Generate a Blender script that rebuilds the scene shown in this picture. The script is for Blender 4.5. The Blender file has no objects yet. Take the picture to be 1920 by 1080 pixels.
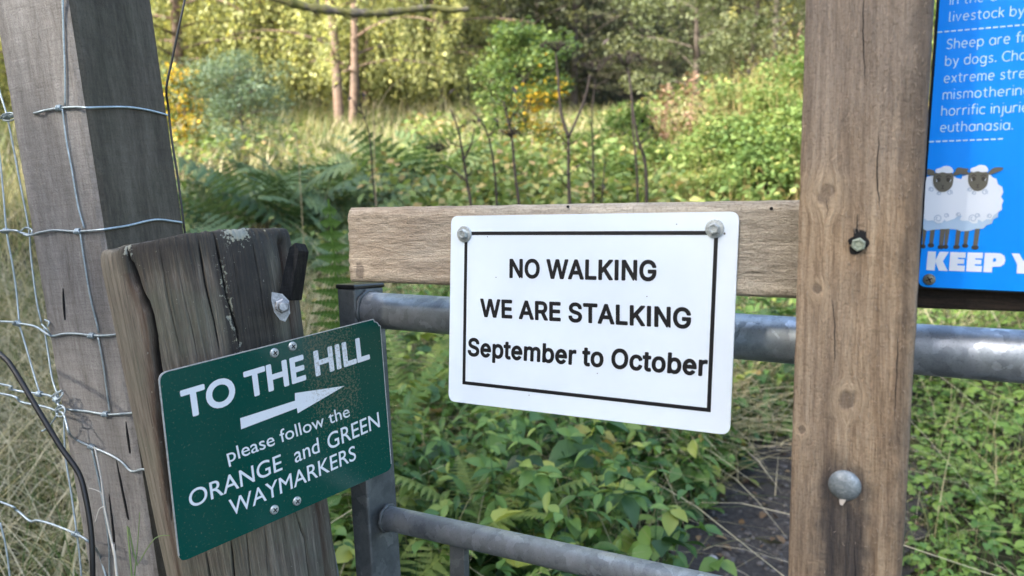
import bpy, bmesh, math, random
import numpy as np
from mathutils import Vector, Matrix, noise as mnoise

random.seed(7)
rng = np.random.default_rng(11)
SC = bpy.context.scene
COL = SC.collection

# ------------------------------------------------------------------ camera, world, sun, exposure
FPX = 1443.0                       # focal length in pixels of the 1920 wide photograph
PITCH = 10.0
EYE = 1.35
cam_data = bpy.data.cameras.new("Camera")
cam_data.sensor_width = 36.0
cam_data.lens = 36.0 * FPX / 1920.0
cam_data.clip_start = 0.02
cam_data.clip_end = 600.0
cam_data.dof.use_dof = True
cam_data.dof.focus_distance = 0.92
cam_data.dof.aperture_fstop = 6.2
cam = bpy.data.objects.new("Camera", cam_data)
COL.objects.link(cam)
cam.location = (0, 0, EYE)
cam.rotation_euler = (math.radians(90 - PITCH), 0, 0)
SC.camera = cam
CAM = Matrix.Translation((0, 0, EYE)) @ Matrix.Rotation(math.radians(90 - PITCH), 4, 'X')
CAMR = CAM.to_3x3()
EYEV = Vector((0, 0, EYE))

SUN_EL, SUN_AZ = 38.0, 235.0       # azimuth clockwise from +Y: behind the camera, to the left
world = bpy.data.worlds.new("World")
SC.world = world
world.use_nodes = True
wn = world.node_tree.nodes
bg = wn["Background"]
sky = wn.new("ShaderNodeTexSky")
sky.sky_type = 'NISHITA'
sky.sun_disc = False
sky.sun_elevation = math.radians(SUN_EL)
sky.sun_rotation = math.radians(SUN_AZ)
sky.air_density = 1.0
sky.dust_density = 3.0
sky.ozone_density = 0.7
world.node_tree.links.new(sky.outputs[0], bg.inputs[0])
bg.inputs[1].default_value = 0.15
sun = bpy.data.lights.new("Sun", 'SUN')
sun.energy = 4.2
sun.angle = math.radians(2)
sun.color = (1.0, 0.95, 0.86)
sun_o = bpy.data.objects.new("Sun", sun)
COL.objects.link(sun_o)
_d = Vector((math.sin(math.radians(SUN_AZ)) * math.cos(math.radians(SUN_EL)),
             math.cos(math.radians(SUN_AZ)) * math.cos(math.radians(SUN_EL)), math.sin(math.radians(SUN_EL))))
sun_o.rotation_euler = _d.to_track_quat('Z', 'Y').to_euler()
SC.view_settings.view_transform = 'Standard'
SC.view_settings.look = 'None'
SC.view_settings.exposure = 2.45
SC.view_settings.gamma = 1.0
SC.render.engine = 'CYCLES'
SC.cycles.use_denoising = True
SC.cycles.max_bounces = 6
SC.cycles.diffuse_bounces = 4
SC.cycles.glossy_bounces = 3
SC.cycles.transmission_bounces = 3
SC.cycles.transparent_max_bounces = 4

# ------------------------------------------------------------------ pixel helpers
def ray(px, py):
    return CAMR @ Vector(((px - 960) / FPX, -(py - 540) / FPX, -1.0))

def P(px, py, d):
    return EYEV + ray(px, py) * d

def camvec(x, y, z):
    return CAMR @ Vector((x, y, z))

def frame(origin, X, Zv):
    X = X.normalized()
    Z = (Zv - X * Zv.dot(X)).normalized()
    Y = Z.cross(X)
    m = Matrix((X, Y, Z)).transposed().to_4x4()
    m.translation = origin
    return m

def frame_z(origin, X, Zv):
    Z = Zv.normalized()
    X = (X - Z * X.dot(Z)).normalized()
    m = Matrix((X, Z.cross(X), Z)).transposed().to_4x4()
    m.translation = origin
    return m

def hit(F, px, py, y=0.0):
    """local (x, z) where the ray of a pixel meets the plane y of frame F"""
    Fi = F.inverted()
    o = Fi @ EYEV
    d = Fi.to_3x3() @ ray(px, py)
    t = (y - o.y) / d.y
    q = o + d * t
    return q.x, q.z

def solve_quad(px4, d0):
    """depths of a parallelogram's four corners seen at four pixels"""
    R = np.array([[(x - 960) / FPX, -(y - 540) / FPX, -1.0] for x, y in px4])
    A = np.stack([R[0], -R[1], R[2], -R[3]], 1)
    d = np.linalg.svd(A)[2][-1]
    d = d / d[0] * d0
    return [P(px4[i][0], px4[i][1], d[i]) for i in range(4)]

# ------------------------------------------------------------------ object helpers
def tag(o, label=None, cat=None, group=None, kind=None):
    if label: o['label'] = label
    if cat: o['category'] = cat
    if group: o['group'] = group
    if kind: o['kind'] = kind
    return o

def root_at(name, F, label, cat, group=None):
    o = bpy.data.objects.new(name, None)
    o.empty_display_size = 0.05
    COL.objects.link(o)
    o.matrix_world = F
    return tag(o, label, cat, group)

def link_mesh(name, me, mats, parent=None, F=None, smooth=False):
    if not isinstance(mats, (list, tuple)): mats = [mats]
    for m in mats: me.materials.append(m)
    o = bpy.data.objects.new(name, me)
    COL.objects.link(o)
    if parent is not None: o.parent = parent
    elif F is not None: o.matrix_world = F
    if smooth:
        me.polygons.foreach_set('use_smooth', [True] * len(me.polygons))
    return o

def mesh_np(name, V, F, tone=None, tone_name='tone'):
    """mesh from arrays; F is (n,k)"""
    me = bpy.data.meshes.new(name)
    V = np.asarray(V, dtype=np.float32); F = np.asarray(F, dtype=np.int32)
    me.vertices.add(len(V)); me.vertices.foreach_set('co', V.ravel())
    n, k = F.shape
    me.loops.add(n * k); me.loops.foreach_set('vertex_index', F.ravel())
    me.polygons.add(n)
    me.polygons.foreach_set('loop_start', np.arange(0, n * k, k, dtype=np.int32))
    me.update(calc_edges=True)
    if tone is not None:
        a = me.attributes.new(tone_name, 'FLOAT', 'FACE')
        a.data.foreach_set('value', np.asarray(tone, dtype=np.float32))
    me.validate()
    return me

class MB:
    """collects verts and faces"""
    def __init__(s): s.v = []; s.f = []; s.m = []
    def add(s, vs, fs, mi=0):
        b = len(s.v); s.v += [tuple(x) for x in vs]; s.f += [tuple(i + b for i in f) for f in fs]; s.m += [mi] * len(fs)
    def mesh(s, name):
        me = bpy.data.meshes.new(name); me.from_pydata(s.v, [], s.f)
        me.polygons.foreach_set('material_index', s.m)
        me.update(); return me
    def build(s, name, mats, parent=None, F=None, smooth=False):
        return link_mesh(name, s.mesh(name), mats, parent, F, smooth)

def tube(path, rad, n=8, cap=True):
    """tapered tube along a path: verts, faces"""
    pts = [Vector(p) for p in path]
    if not hasattr(rad, '__len__'): rad = [rad] * len(pts)
    vs, fs = [], []
    t0 = (pts[1] - pts[0]).normalized()
    up = Vector((0, 0, 1)) if abs(t0.z) < 0.9 else Vector((1, 0, 0))
    a = t0.cross(up).normalized()
    for i, p in enumerate(pts):
        if i == 0: t = pts[1] - pts[0]
        elif i == len(pts) - 1: t = pts[-1] - pts[-2]
        else: t = pts[i + 1] - pts[i - 1]
        t.normalize()
        a = (a - t * a.dot(t)).normalized()
        b = t.cross(a)
        for k in range(n):
            an = 2 * math.pi * k / n
            vs.append(p + (a * math.cos(an) + b * math.sin(an)) * rad[i])
    for i in range(len(pts) - 1):
        for k in range(n):
            k2 = (k + 1) % n
            fs.append((i * n + k, i * n + k2, (i + 1) * n + k2, (i + 1) * n + k))
    if cap:
        fs.append(tuple(reversed(range(n))))
        fs.append(tuple(range((len(pts) - 1) * n, len(pts) * n)))
    return vs, fs

def catmull(pts, sub=6):
    pts = [Vector(p) for p in pts]
    out = []
    for i in range(len(pts) - 1):
        p0 = pts[max(i - 1, 0)]; p1 = pts[i]; p2 = pts[i + 1]; p3 = pts[min(i + 2, len(pts) - 1)]
        for k in range(sub):
            t = k / sub
            out.append(0.5 * ((2 * p1) + (p2 - p0) * t + (2 * p0 - 5 * p1 + 4 * p2 - p3) * t * t + (3 * p1 - p0 - 3 * p2 + p3) * t ** 3))
    out.append(pts[-1])
    return out

def bevel_mesh(me, w, seg=2, angle=35):
    bm = bmesh.new(); bm.from_mesh(me)
    es = [e for e in bm.edges if len(e.link_faces) == 2 and e.calc_face_angle(0) > math.radians(angle)]
    bmesh.ops.bevel(bm, geom=es, offset=w, segments=seg, profile=0.6, affect='EDGES', clamp_overlap=True)
    bm.to_mesh(me); bm.free(); me.update()

def hexa(front4, y0, y1):
    """box from four local (x,z) corners TL,TR,BR,BL at depth y0, pulled back to y1"""
    vs = [(x, y0, z) for x, z in front4] + [(x, y1, z) for x, z in front4]
    fs = [(0, 3, 2, 1), (4, 5, 6, 7), (0, 1, 5, 4), (1, 2, 6, 5), (2, 3, 7, 6), (3, 0, 4, 7)]
    return vs, fs

def round_poly(c4, r, n=5):
    """outline of a quad (x,z) with rounded corners"""
    out = []
    m = len(c4)
    for i in range(m):
        p = Vector(c4[i]); a = Vector(c4[i - 1]); b = Vector(c4[(i + 1) % m])
        ua = (a - p).normalized(); ub = (b - p).normalized()
        s = p + ua * r; e = p + ub * r
        for k in range(n + 1):
            t = k / n
            out.append(tuple((1 - t) ** 2 * s + 2 * t * (1 - t) * p + t * t * e))
    return out

def plate(mb, outline, y0, y1, mi=0, mi_side=None):
    """flat plate with an outline in (x,z), front at y0, back at y1"""
    n = len(outline)
    vs = [(x, y0, z) for x, z in outline] + [(x, y1, z) for x, z in outline]
    mb.add(vs, [tuple(range(n))[::-1], tuple(range(n, 2 * n))], mi)
    mb.add(vs, [(i, (i + 1) % n, n + (i + 1) % n, n + i) for i in range(n)], mi if mi_side is None else mi_side)

def flat(mb, outline, y, mi=0):
    mb.add([(x, y, z) for x, z in outline], [tuple(range(len(outline)))], mi)

# ------------------------------------------------------------------ materials
def new_mat(name):
    m = bpy.data.materials.new(name); m.use_nodes = True
    nt = m.node_tree
    return m, nt, nt.nodes["Principled BSDF"]

def N(nt, typ, **kw):
    n = nt.nodes.new(typ)
    for k, v in kw.items():
        if k.startswith('i_'):
            key = k[2:]
            n.inputs[int(key) if key.isdigit() else key].default_value = v
        else: setattr(n, k, v)
    return n

def ramp(nt, src, stops, interp='LINEAR'):
    r = nt.nodes.new('ShaderNodeValToRGB')
    e = r.color_ramp.elements
    r.color_ramp.interpolation = interp
    while len(e) > 1: e.remove(e[-1])
    for i, (p, c) in enumerate(stops):
        el = e[0] if i == 0 else e.new(p)
        el.position = p
        el.color = (c, c, c, 1) if not hasattr(c, '__len__') else (*c, 1)
    nt.links.new(src, r.inputs[0])
    return r.outputs[0]

def mixc(nt, fac, a, b, blend='MIX'):
    m = nt.nodes.new('ShaderNodeMix'); m.data_type = 'RGBA'; m.blend_type = blend
    for s, v in ((m.inputs['Factor'], fac), (m.inputs[6], a), (m.inputs[7], b)):
        if hasattr(v, 'node'): nt.links.new(v, s)
        elif hasattr(v, '__len__'): s.default_value = (*v, 1)
        else: s.default_value = v
    return m.outputs[2]

def mth(nt, op, a, b=None, clamp=False):
    m = nt.nodes.new('ShaderNodeMath'); m.operation = op; m.use_clamp = clamp
    for s, v in ((m.inputs[0], a), (m.inputs[1], b)):
        if v is None: continue
        if hasattr(v, 'node'): nt.links.new(v, s)
        else: s.default_value = v
    return m.outputs[0]

def coords(nt, scale=(1, 1, 1), loc=(0, 0, 0)):
    tc = nt.nodes.new('ShaderNodeTexCoord')
    mp = nt.nodes.new('ShaderNodeMapping')
    mp.inputs['Scale'].default_value = scale; mp.inputs['Location'].default_value = loc
    nt.links.new(tc.outputs['Object'], mp.inputs[0])
    return mp.outputs[0]

def noise(nt, vec, scale, detail=4, rough=0.55, dist=0.0):
    n = nt.nodes.new('ShaderNodeTexNoise')
    n.inputs['Scale'].default_value = scale; n.inputs['Detail'].default_value = detail
    n.inputs['Roughness'].default_value = rough; n.inputs['Distortion'].default_value = dist
    nt.links.new(vec, n.inputs['Vector'])
    return n.outputs[0]

def bump(nt, bsdf, h, strength, dist):
    b = nt.nodes.new('ShaderNodeBump')
    b.inputs['Strength'].default_value = strength; b.inputs['Distance'].default_value = dist
    nt.links.new(h, b.inputs['Height']); nt.links.new(b.outputs[0], bsdf.inputs['Normal'])

def simple_mat(name, col, rough=0.6, metal=0.0, spec=0.5, var=0.0, vscale=20):
    m, nt, b = new_mat(name)
    b.inputs['Base Color'].default_value = (*col, 1)
    b.inputs['Roughness'].default_value = rough; b.inputs['Metallic'].default_value = metal
    b.inputs['Specular IOR Level'].default_value = spec
    if var:
        n = noise(nt, coords(nt), vscale, 5)
        c = ramp(nt, n, [(0.3, tuple(x * (1 - var) for x in col)), (0.7, tuple(min(1, x * (1 + var)) for x in col))])
        nt.links.new(c, b.inputs['Base Color'])
    return m

def wood_mat(name, dark, mid, light, along='z', across=140, saw=0.35, saw_scale=420, fib=0.5, bmp=0.6, bd=0.0012,
             grey=None, grey_amt=0.5, knots=(), stains_strips=(), green=0.0, tear=0.0, grey_above=None):
    """weathered timber; along = local axis of the grain"""
    m, nt, b = new_mat(name)
    L = nt.links
    def sc(a, c): return (c, c, a) if along == 'z' else (a, c, c)
    tc = nt.nodes.new('ShaderNodeTexCoord')
    base = tc.outputs['Object']
    # knots push the grain aside
    vec = base
    kmask = None
    for (kx, kz, kr) in knots:
        sub = N(nt, 'ShaderNodeVectorMath', operation='SUBTRACT'); L.new(base, sub.inputs[0]); sub.inputs[1].default_value = (kx, 0, kz)
        sep = N(nt, 'ShaderNodeSeparateXYZ'); L.new(sub.outputs[0], sep.inputs[0])
        comb = N(nt, 'ShaderNodeCombineXYZ'); L.new(sep.outputs[0], comb.inputs[0]); L.new(mth(nt, 'MULTIPLY', sep.outputs[2], 0.8), comb.inputs[2])
        ln = N(nt, 'ShaderNodeVectorMath', operation='LENGTH'); L.new(comb.outputs[0], ln.inputs[0])
        nz = noise(nt, base, 60, 2)
        dist = mth(nt, 'ADD', ln.outputs['Value'], mth(nt, 'MULTIPLY', mth(nt, 'SUBTRACT', nz, 0.5), kr * 1.7))
        mask = N(nt, 'ShaderNodeMapRange', interpolation_type='SMOOTHSTEP'); L.new(dist, mask.inputs[0])
        mask.inputs[1].default_value = kr; mask.inputs[2].default_value = kr * 0.55; mask.inputs[3].default_value = 0; mask.inputs[4].default_value = 1
        halo = N(nt, 'ShaderNodeMapRange', interpolation_type='SMOOTHSTEP'); L.new(dist, halo.inputs[0])
        halo.inputs[1].default_value = kr * 2.6; halo.inputs[2].default_value = kr * 1.0; halo.inputs[3].default_value = 0; halo.inputs[4].default_value = 1
        push = N(nt, 'ShaderNodeCombineXYZ')
        sg = mth(nt, 'MULTIPLY', mth(nt, 'SIGN', sep.outputs[0]), mth(nt, 'MULTIPLY', halo.outputs[0], -kr * 0.5))
        L.new(sg, push.inputs[0])
        add = N(nt, 'ShaderNodeVectorMath', operation='ADD'); L.new(vec, add.inputs[0]); L.new(push.outputs[0], add.inputs[1])
        vec = add.outputs[0]
        rings = mth(nt, 'SINE', mth(nt, 'MULTIPLY', dist, 28.0 / kr))
        if kmask is None: kmask = (mask.outputs[0], halo.outputs[0], rings)
        else: kmask = (mth(nt, 'MAXIMUM', kmask[0], mask.outputs[0]), mth(nt, 'MAXIMUM', kmask[1], halo.outputs[0]), mth(nt, 'ADD', kmask[2], mth(nt, 'MULTIPLY', rings, mask.outputs[0])))
    def mapped(s):
        mp = nt.nodes.new('ShaderNodeMapping'); mp.inputs['Scale'].default_value = s; L.new(vec, mp.inputs[0]); return mp.outputs[0]
    g1 = noise(nt, mapped(sc(5, across)), 1.0, 5, 0.6, 0.3)
    g2 = noise(nt, mapped(sc(40, across * 7)), 1.0, 3, 0.6)
    bl = noise(nt, mapped(sc(7, 16)), 1.0, 4, 0.6)
    sw = noise(nt, mapped(sc(saw_scale, 14)), 1.0, 3, 0.6)
    rg = noise(nt, mapped((420, 420, 420)), 1.0, 3, 0.65)
    gm = mth(nt, 'ADD', mth(nt, 'MULTIPLY', g1, 0.65), mth(nt, 'MULTIPLY', g2, 0.35))
    c = ramp(nt, gm, [(0.37, dark), (0.5, mid), (0.64, light)])
    if grey:
        c = mixc(nt, ramp(nt, bl, [(0.35, 0.0), (0.65, grey_amt)]), c, mixc(nt, ramp(nt, gm, [(0.3, 0.0), (0.7, 1.0)]), tuple(x * 0.7 for x in grey), grey))
    if grey_above:
        sp0 = N(nt, 'ShaderNodeSeparateXYZ'); L.new(base, sp0.inputs[0])
        ga = N(nt, 'ShaderNodeMapRange', interpolation_type='SMOOTHSTEP'); L.new(mth(nt, 'ADD', sp0.outputs[grey_above[3] if len(grey_above) > 3 else 2], mth(nt, 'MULTIPLY', mth(nt, 'SUBTRACT', bl, 0.5), 0.15)), ga.inputs[0])
        ga.inputs[1].default_value = grey_above[0]; ga.inputs[2].default_value = grey_above[1]; ga.inputs[3].default_value = 0; ga.inputs[4].default_value = grey_above[2]
        c = mixc(nt, ga.outputs[0], c, mixc(nt, ramp(nt, gm, [(0.36, 0.0), (0.64, 1.0)]), tuple(x * 0.6 for x in grey), tuple(x * 1.1 for x in grey)))
    c = mixc(nt, ramp(nt, sw, [(0.30, saw), (0.55, 0.0)]), c, tuple(x * 0.55 for x in dark))
    c = mixc(nt, ramp(nt, rg, [(0.28, 0.45), (0.5, 0.0)]), c, tuple(x * 0.5 for x in dark))
    if green:
        gn = noise(nt, coords(nt, loc=(3, 1, 2)), 9, 5, 0.65)
        c = mixc(nt, ramp(nt, gn, [(0.42, 0.0), (0.7, green)]), c, (0.06, 0.075, 0.04))
    if kmask:
        kc = ramp(nt, kmask[2], [(0.0, (0.075, 0.055, 0.042)), (0.9, (0.15, 0.11, 0.085))])
        c = mixc(nt, mth(nt, 'MULTIPLY', kmask[1], 0.25), c, tuple(min(1, x * 1.35) for x in light))
        c = mixc(nt, mth(nt, 'MULTIPLY', kmask[0], mth(nt, 'ADD', 0.28, mth(nt, 'MULTIPLY', bl, 0.6))), c, kc)
    for (sx, z0, z1, w, col, amt) in stains_strips:     # dark runs: stain below the bolt, darker strip along the right edge
        sub = N(nt, 'ShaderNodeSeparateXYZ'); L.new(base, sub.inputs[0])
        wob = mth(nt, 'MULTIPLY', mth(nt, 'SUBTRACT', noise(nt, base, 45, 4), 0.5), w * 1.4)
        dx = mth(nt, 'ABSOLUTE', mth(nt, 'SUBTRACT', mth(nt, 'ADD', sub.outputs[0], wob), sx))
        mx = N(nt, 'ShaderNodeMapRange', interpolation_type='SMOOTHSTEP'); L.new(dx, mx.inputs[0])
        mx.inputs[1].default_value = w; mx.inputs[2].default_value = w * 0.25; mx.inputs[3].default_value = 0; mx.inputs[4].default_value = 1
        mz = N(nt, 'ShaderNodeMapRange', interpolation_type='SMOOTHSTEP'); L.new(mth(nt, 'ADD', sub.outputs[2], wob), mz.inputs[0])
        mz.inputs[1].default_value = z1; mz.inputs[2].default_value = z0; mz.inputs[3].default_value = 0; mz.inputs[4].default_value = 1
        st = mth(nt, 'MULTIPLY', mth(nt, 'MULTIPLY', mx.outputs[0], mz.outputs[0]), mth(nt, 'MULTIPLY', ramp(nt, gm, [(0.3, 1.0), (0.7, 0.7)]), amt))
        c = mixc(nt, st, c, col)
    L.new(c, b.inputs['Base Color'])
    b.inputs['Roughness'].default_value = 0.85
    b.inputs['Specular IOR Level'].default_value = 0.25
    h = mth(nt, 'ADD', mth(nt, 'MULTIPLY', g1, 0.5), mth(nt, 'ADD', mth(nt, 'MULTIPLY', g2, fib), mth(nt, 'ADD', mth(nt, 'MULTIPLY', sw, saw * 1.2), mth(nt, 'MULTIPLY', rg, 0.6))))
    if tear:
        t1 = noise(nt, mapped(sc(55, 190)), 1.0, 5, 0.7, 1.2); t2 = noise(nt, mapped(sc(18, 45)), 1.0, 3, 0.6)
        tw_ = mth(nt, 'MULTIPLY', t1, ramp(nt, t2, [(0.35, 0.25), (0.6, 1.0)]))
        h = mth(nt, 'ADD', h, mth(nt, 'MULTIPLY', tw_, tear))
    if kmask: h = mth(nt, 'ADD', h, mth(nt, 'MULTIPLY', kmask[0], -0.3))
    bump(nt, b, h, bmp, bd)
    return m

def foliage_mat(name, stops, trans=0.35, rough=0.5, spec=0.35, stray=0.25):
    """leaf material: colour from the per-leaf attribute tone"""
    m, nt, b = new_mat(name)
    at = N(nt, 'ShaderNodeAttribute', attribute_name='tone')
    nz = noise(nt, coords(nt), 1.3, 3)
    f = mth(nt, 'ADD', at.outputs['Fac'], mth(nt, 'MULTIPLY', mth(nt, 'SUBTRACT', nz, 0.5), stray), True)
    c = ramp(nt, f, stops)
    nt.links.new(c, b.inputs['Base Color'])
    b.inputs['Roughness'].default_value = rough
    b.inputs['Specular IOR Level'].default_value = spec
    tr = N(nt, 'ShaderNodeBsdfTranslucent')
    tcol = mixc(nt, 1.0, c, (1.0, 1.0, 0.62), 'MULTIPLY')
    nt.links.new(tcol, tr.inputs[0])
    mx = N(nt, 'ShaderNodeMixShader', i_0=trans)
    nt.links.new(b.outputs[0], mx.inputs[1]); nt.links.new(tr.outputs[0], mx.inputs[2])
    nt.links.new(mx.outputs[0], nt.nodes['Material Output'].inputs[0])
    return m

def galv_mat(name, lo, hi, rough=0.42, blotch=28, metal=0.85):
    m, nt, b = new_mat(name)
    v = coords(nt)
    vo = N(nt, 'ShaderNodeTexVoronoi', feature='F1'); vo.inputs['Scale'].default_value = blotch * 2.2; vo.inputs['Randomness'].default_value = 1
    dv = N(nt, 'ShaderNodeVectorMath', operation='ADD'); nt.links.new(v, dv.inputs[0])
    nn = N(nt, 'ShaderNodeTexNoise'); nn.inputs['Scale'].default_value = 60; nn.inputs['Detail'].default_value = 5; nt.links.new(v, nn.inputs['Vector'])
    sc_ = N(nt, 'ShaderNodeVectorMath', operation='SCALE'); nt.links.new(nn.outputs['Color'], sc_.inputs[0]); sc_.inputs['Scale'].default_value = 0.03
    nt.links.new(sc_.outputs[0], dv.inputs[1]); nt.links.new(dv.outputs[0], vo.inputs['Vector'])
    n1 = noise(nt, v, blotch, 6, 0.7)
    sp = ramp(nt, vo.outputs['Color'], [(0.1, 0.0), (0.75, 0.5), (0.9, 1.0)])
    f = mth(nt, 'ADD', mth(nt, 'MULTIPLY', n1, 0.7), mth(nt, 'MULTIPLY', sp, 0.30))
    c = ramp(nt, f, [(0.30, lo), (0.50, tuple((a_ + b_) / 2 for a_, b_ in zip(lo, hi))), (0.70, hi)])
    fine = noise(nt, v, 600, 4, 0.7)
    c = mixc(nt, ramp(nt, fine, [(0.30, 0.5), (0.45, 0.0)]), c, tuple(x * 0.35 for x in lo))
    nt.links.new(c, b.inputs['Base Color'])
    b.inputs['Metallic'].default_value = metal
    nt.links.new(ramp(nt, f, [(0.3, rough + 0.14), (0.65, rough - 0.06)]), b.inputs['Roughness'])
    bump(nt, b, mth(nt, 'ADD', fine, mth(nt, 'MULTIPLY', n1, 0.8)), 0.25, 0.0006)
    return m

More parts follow.
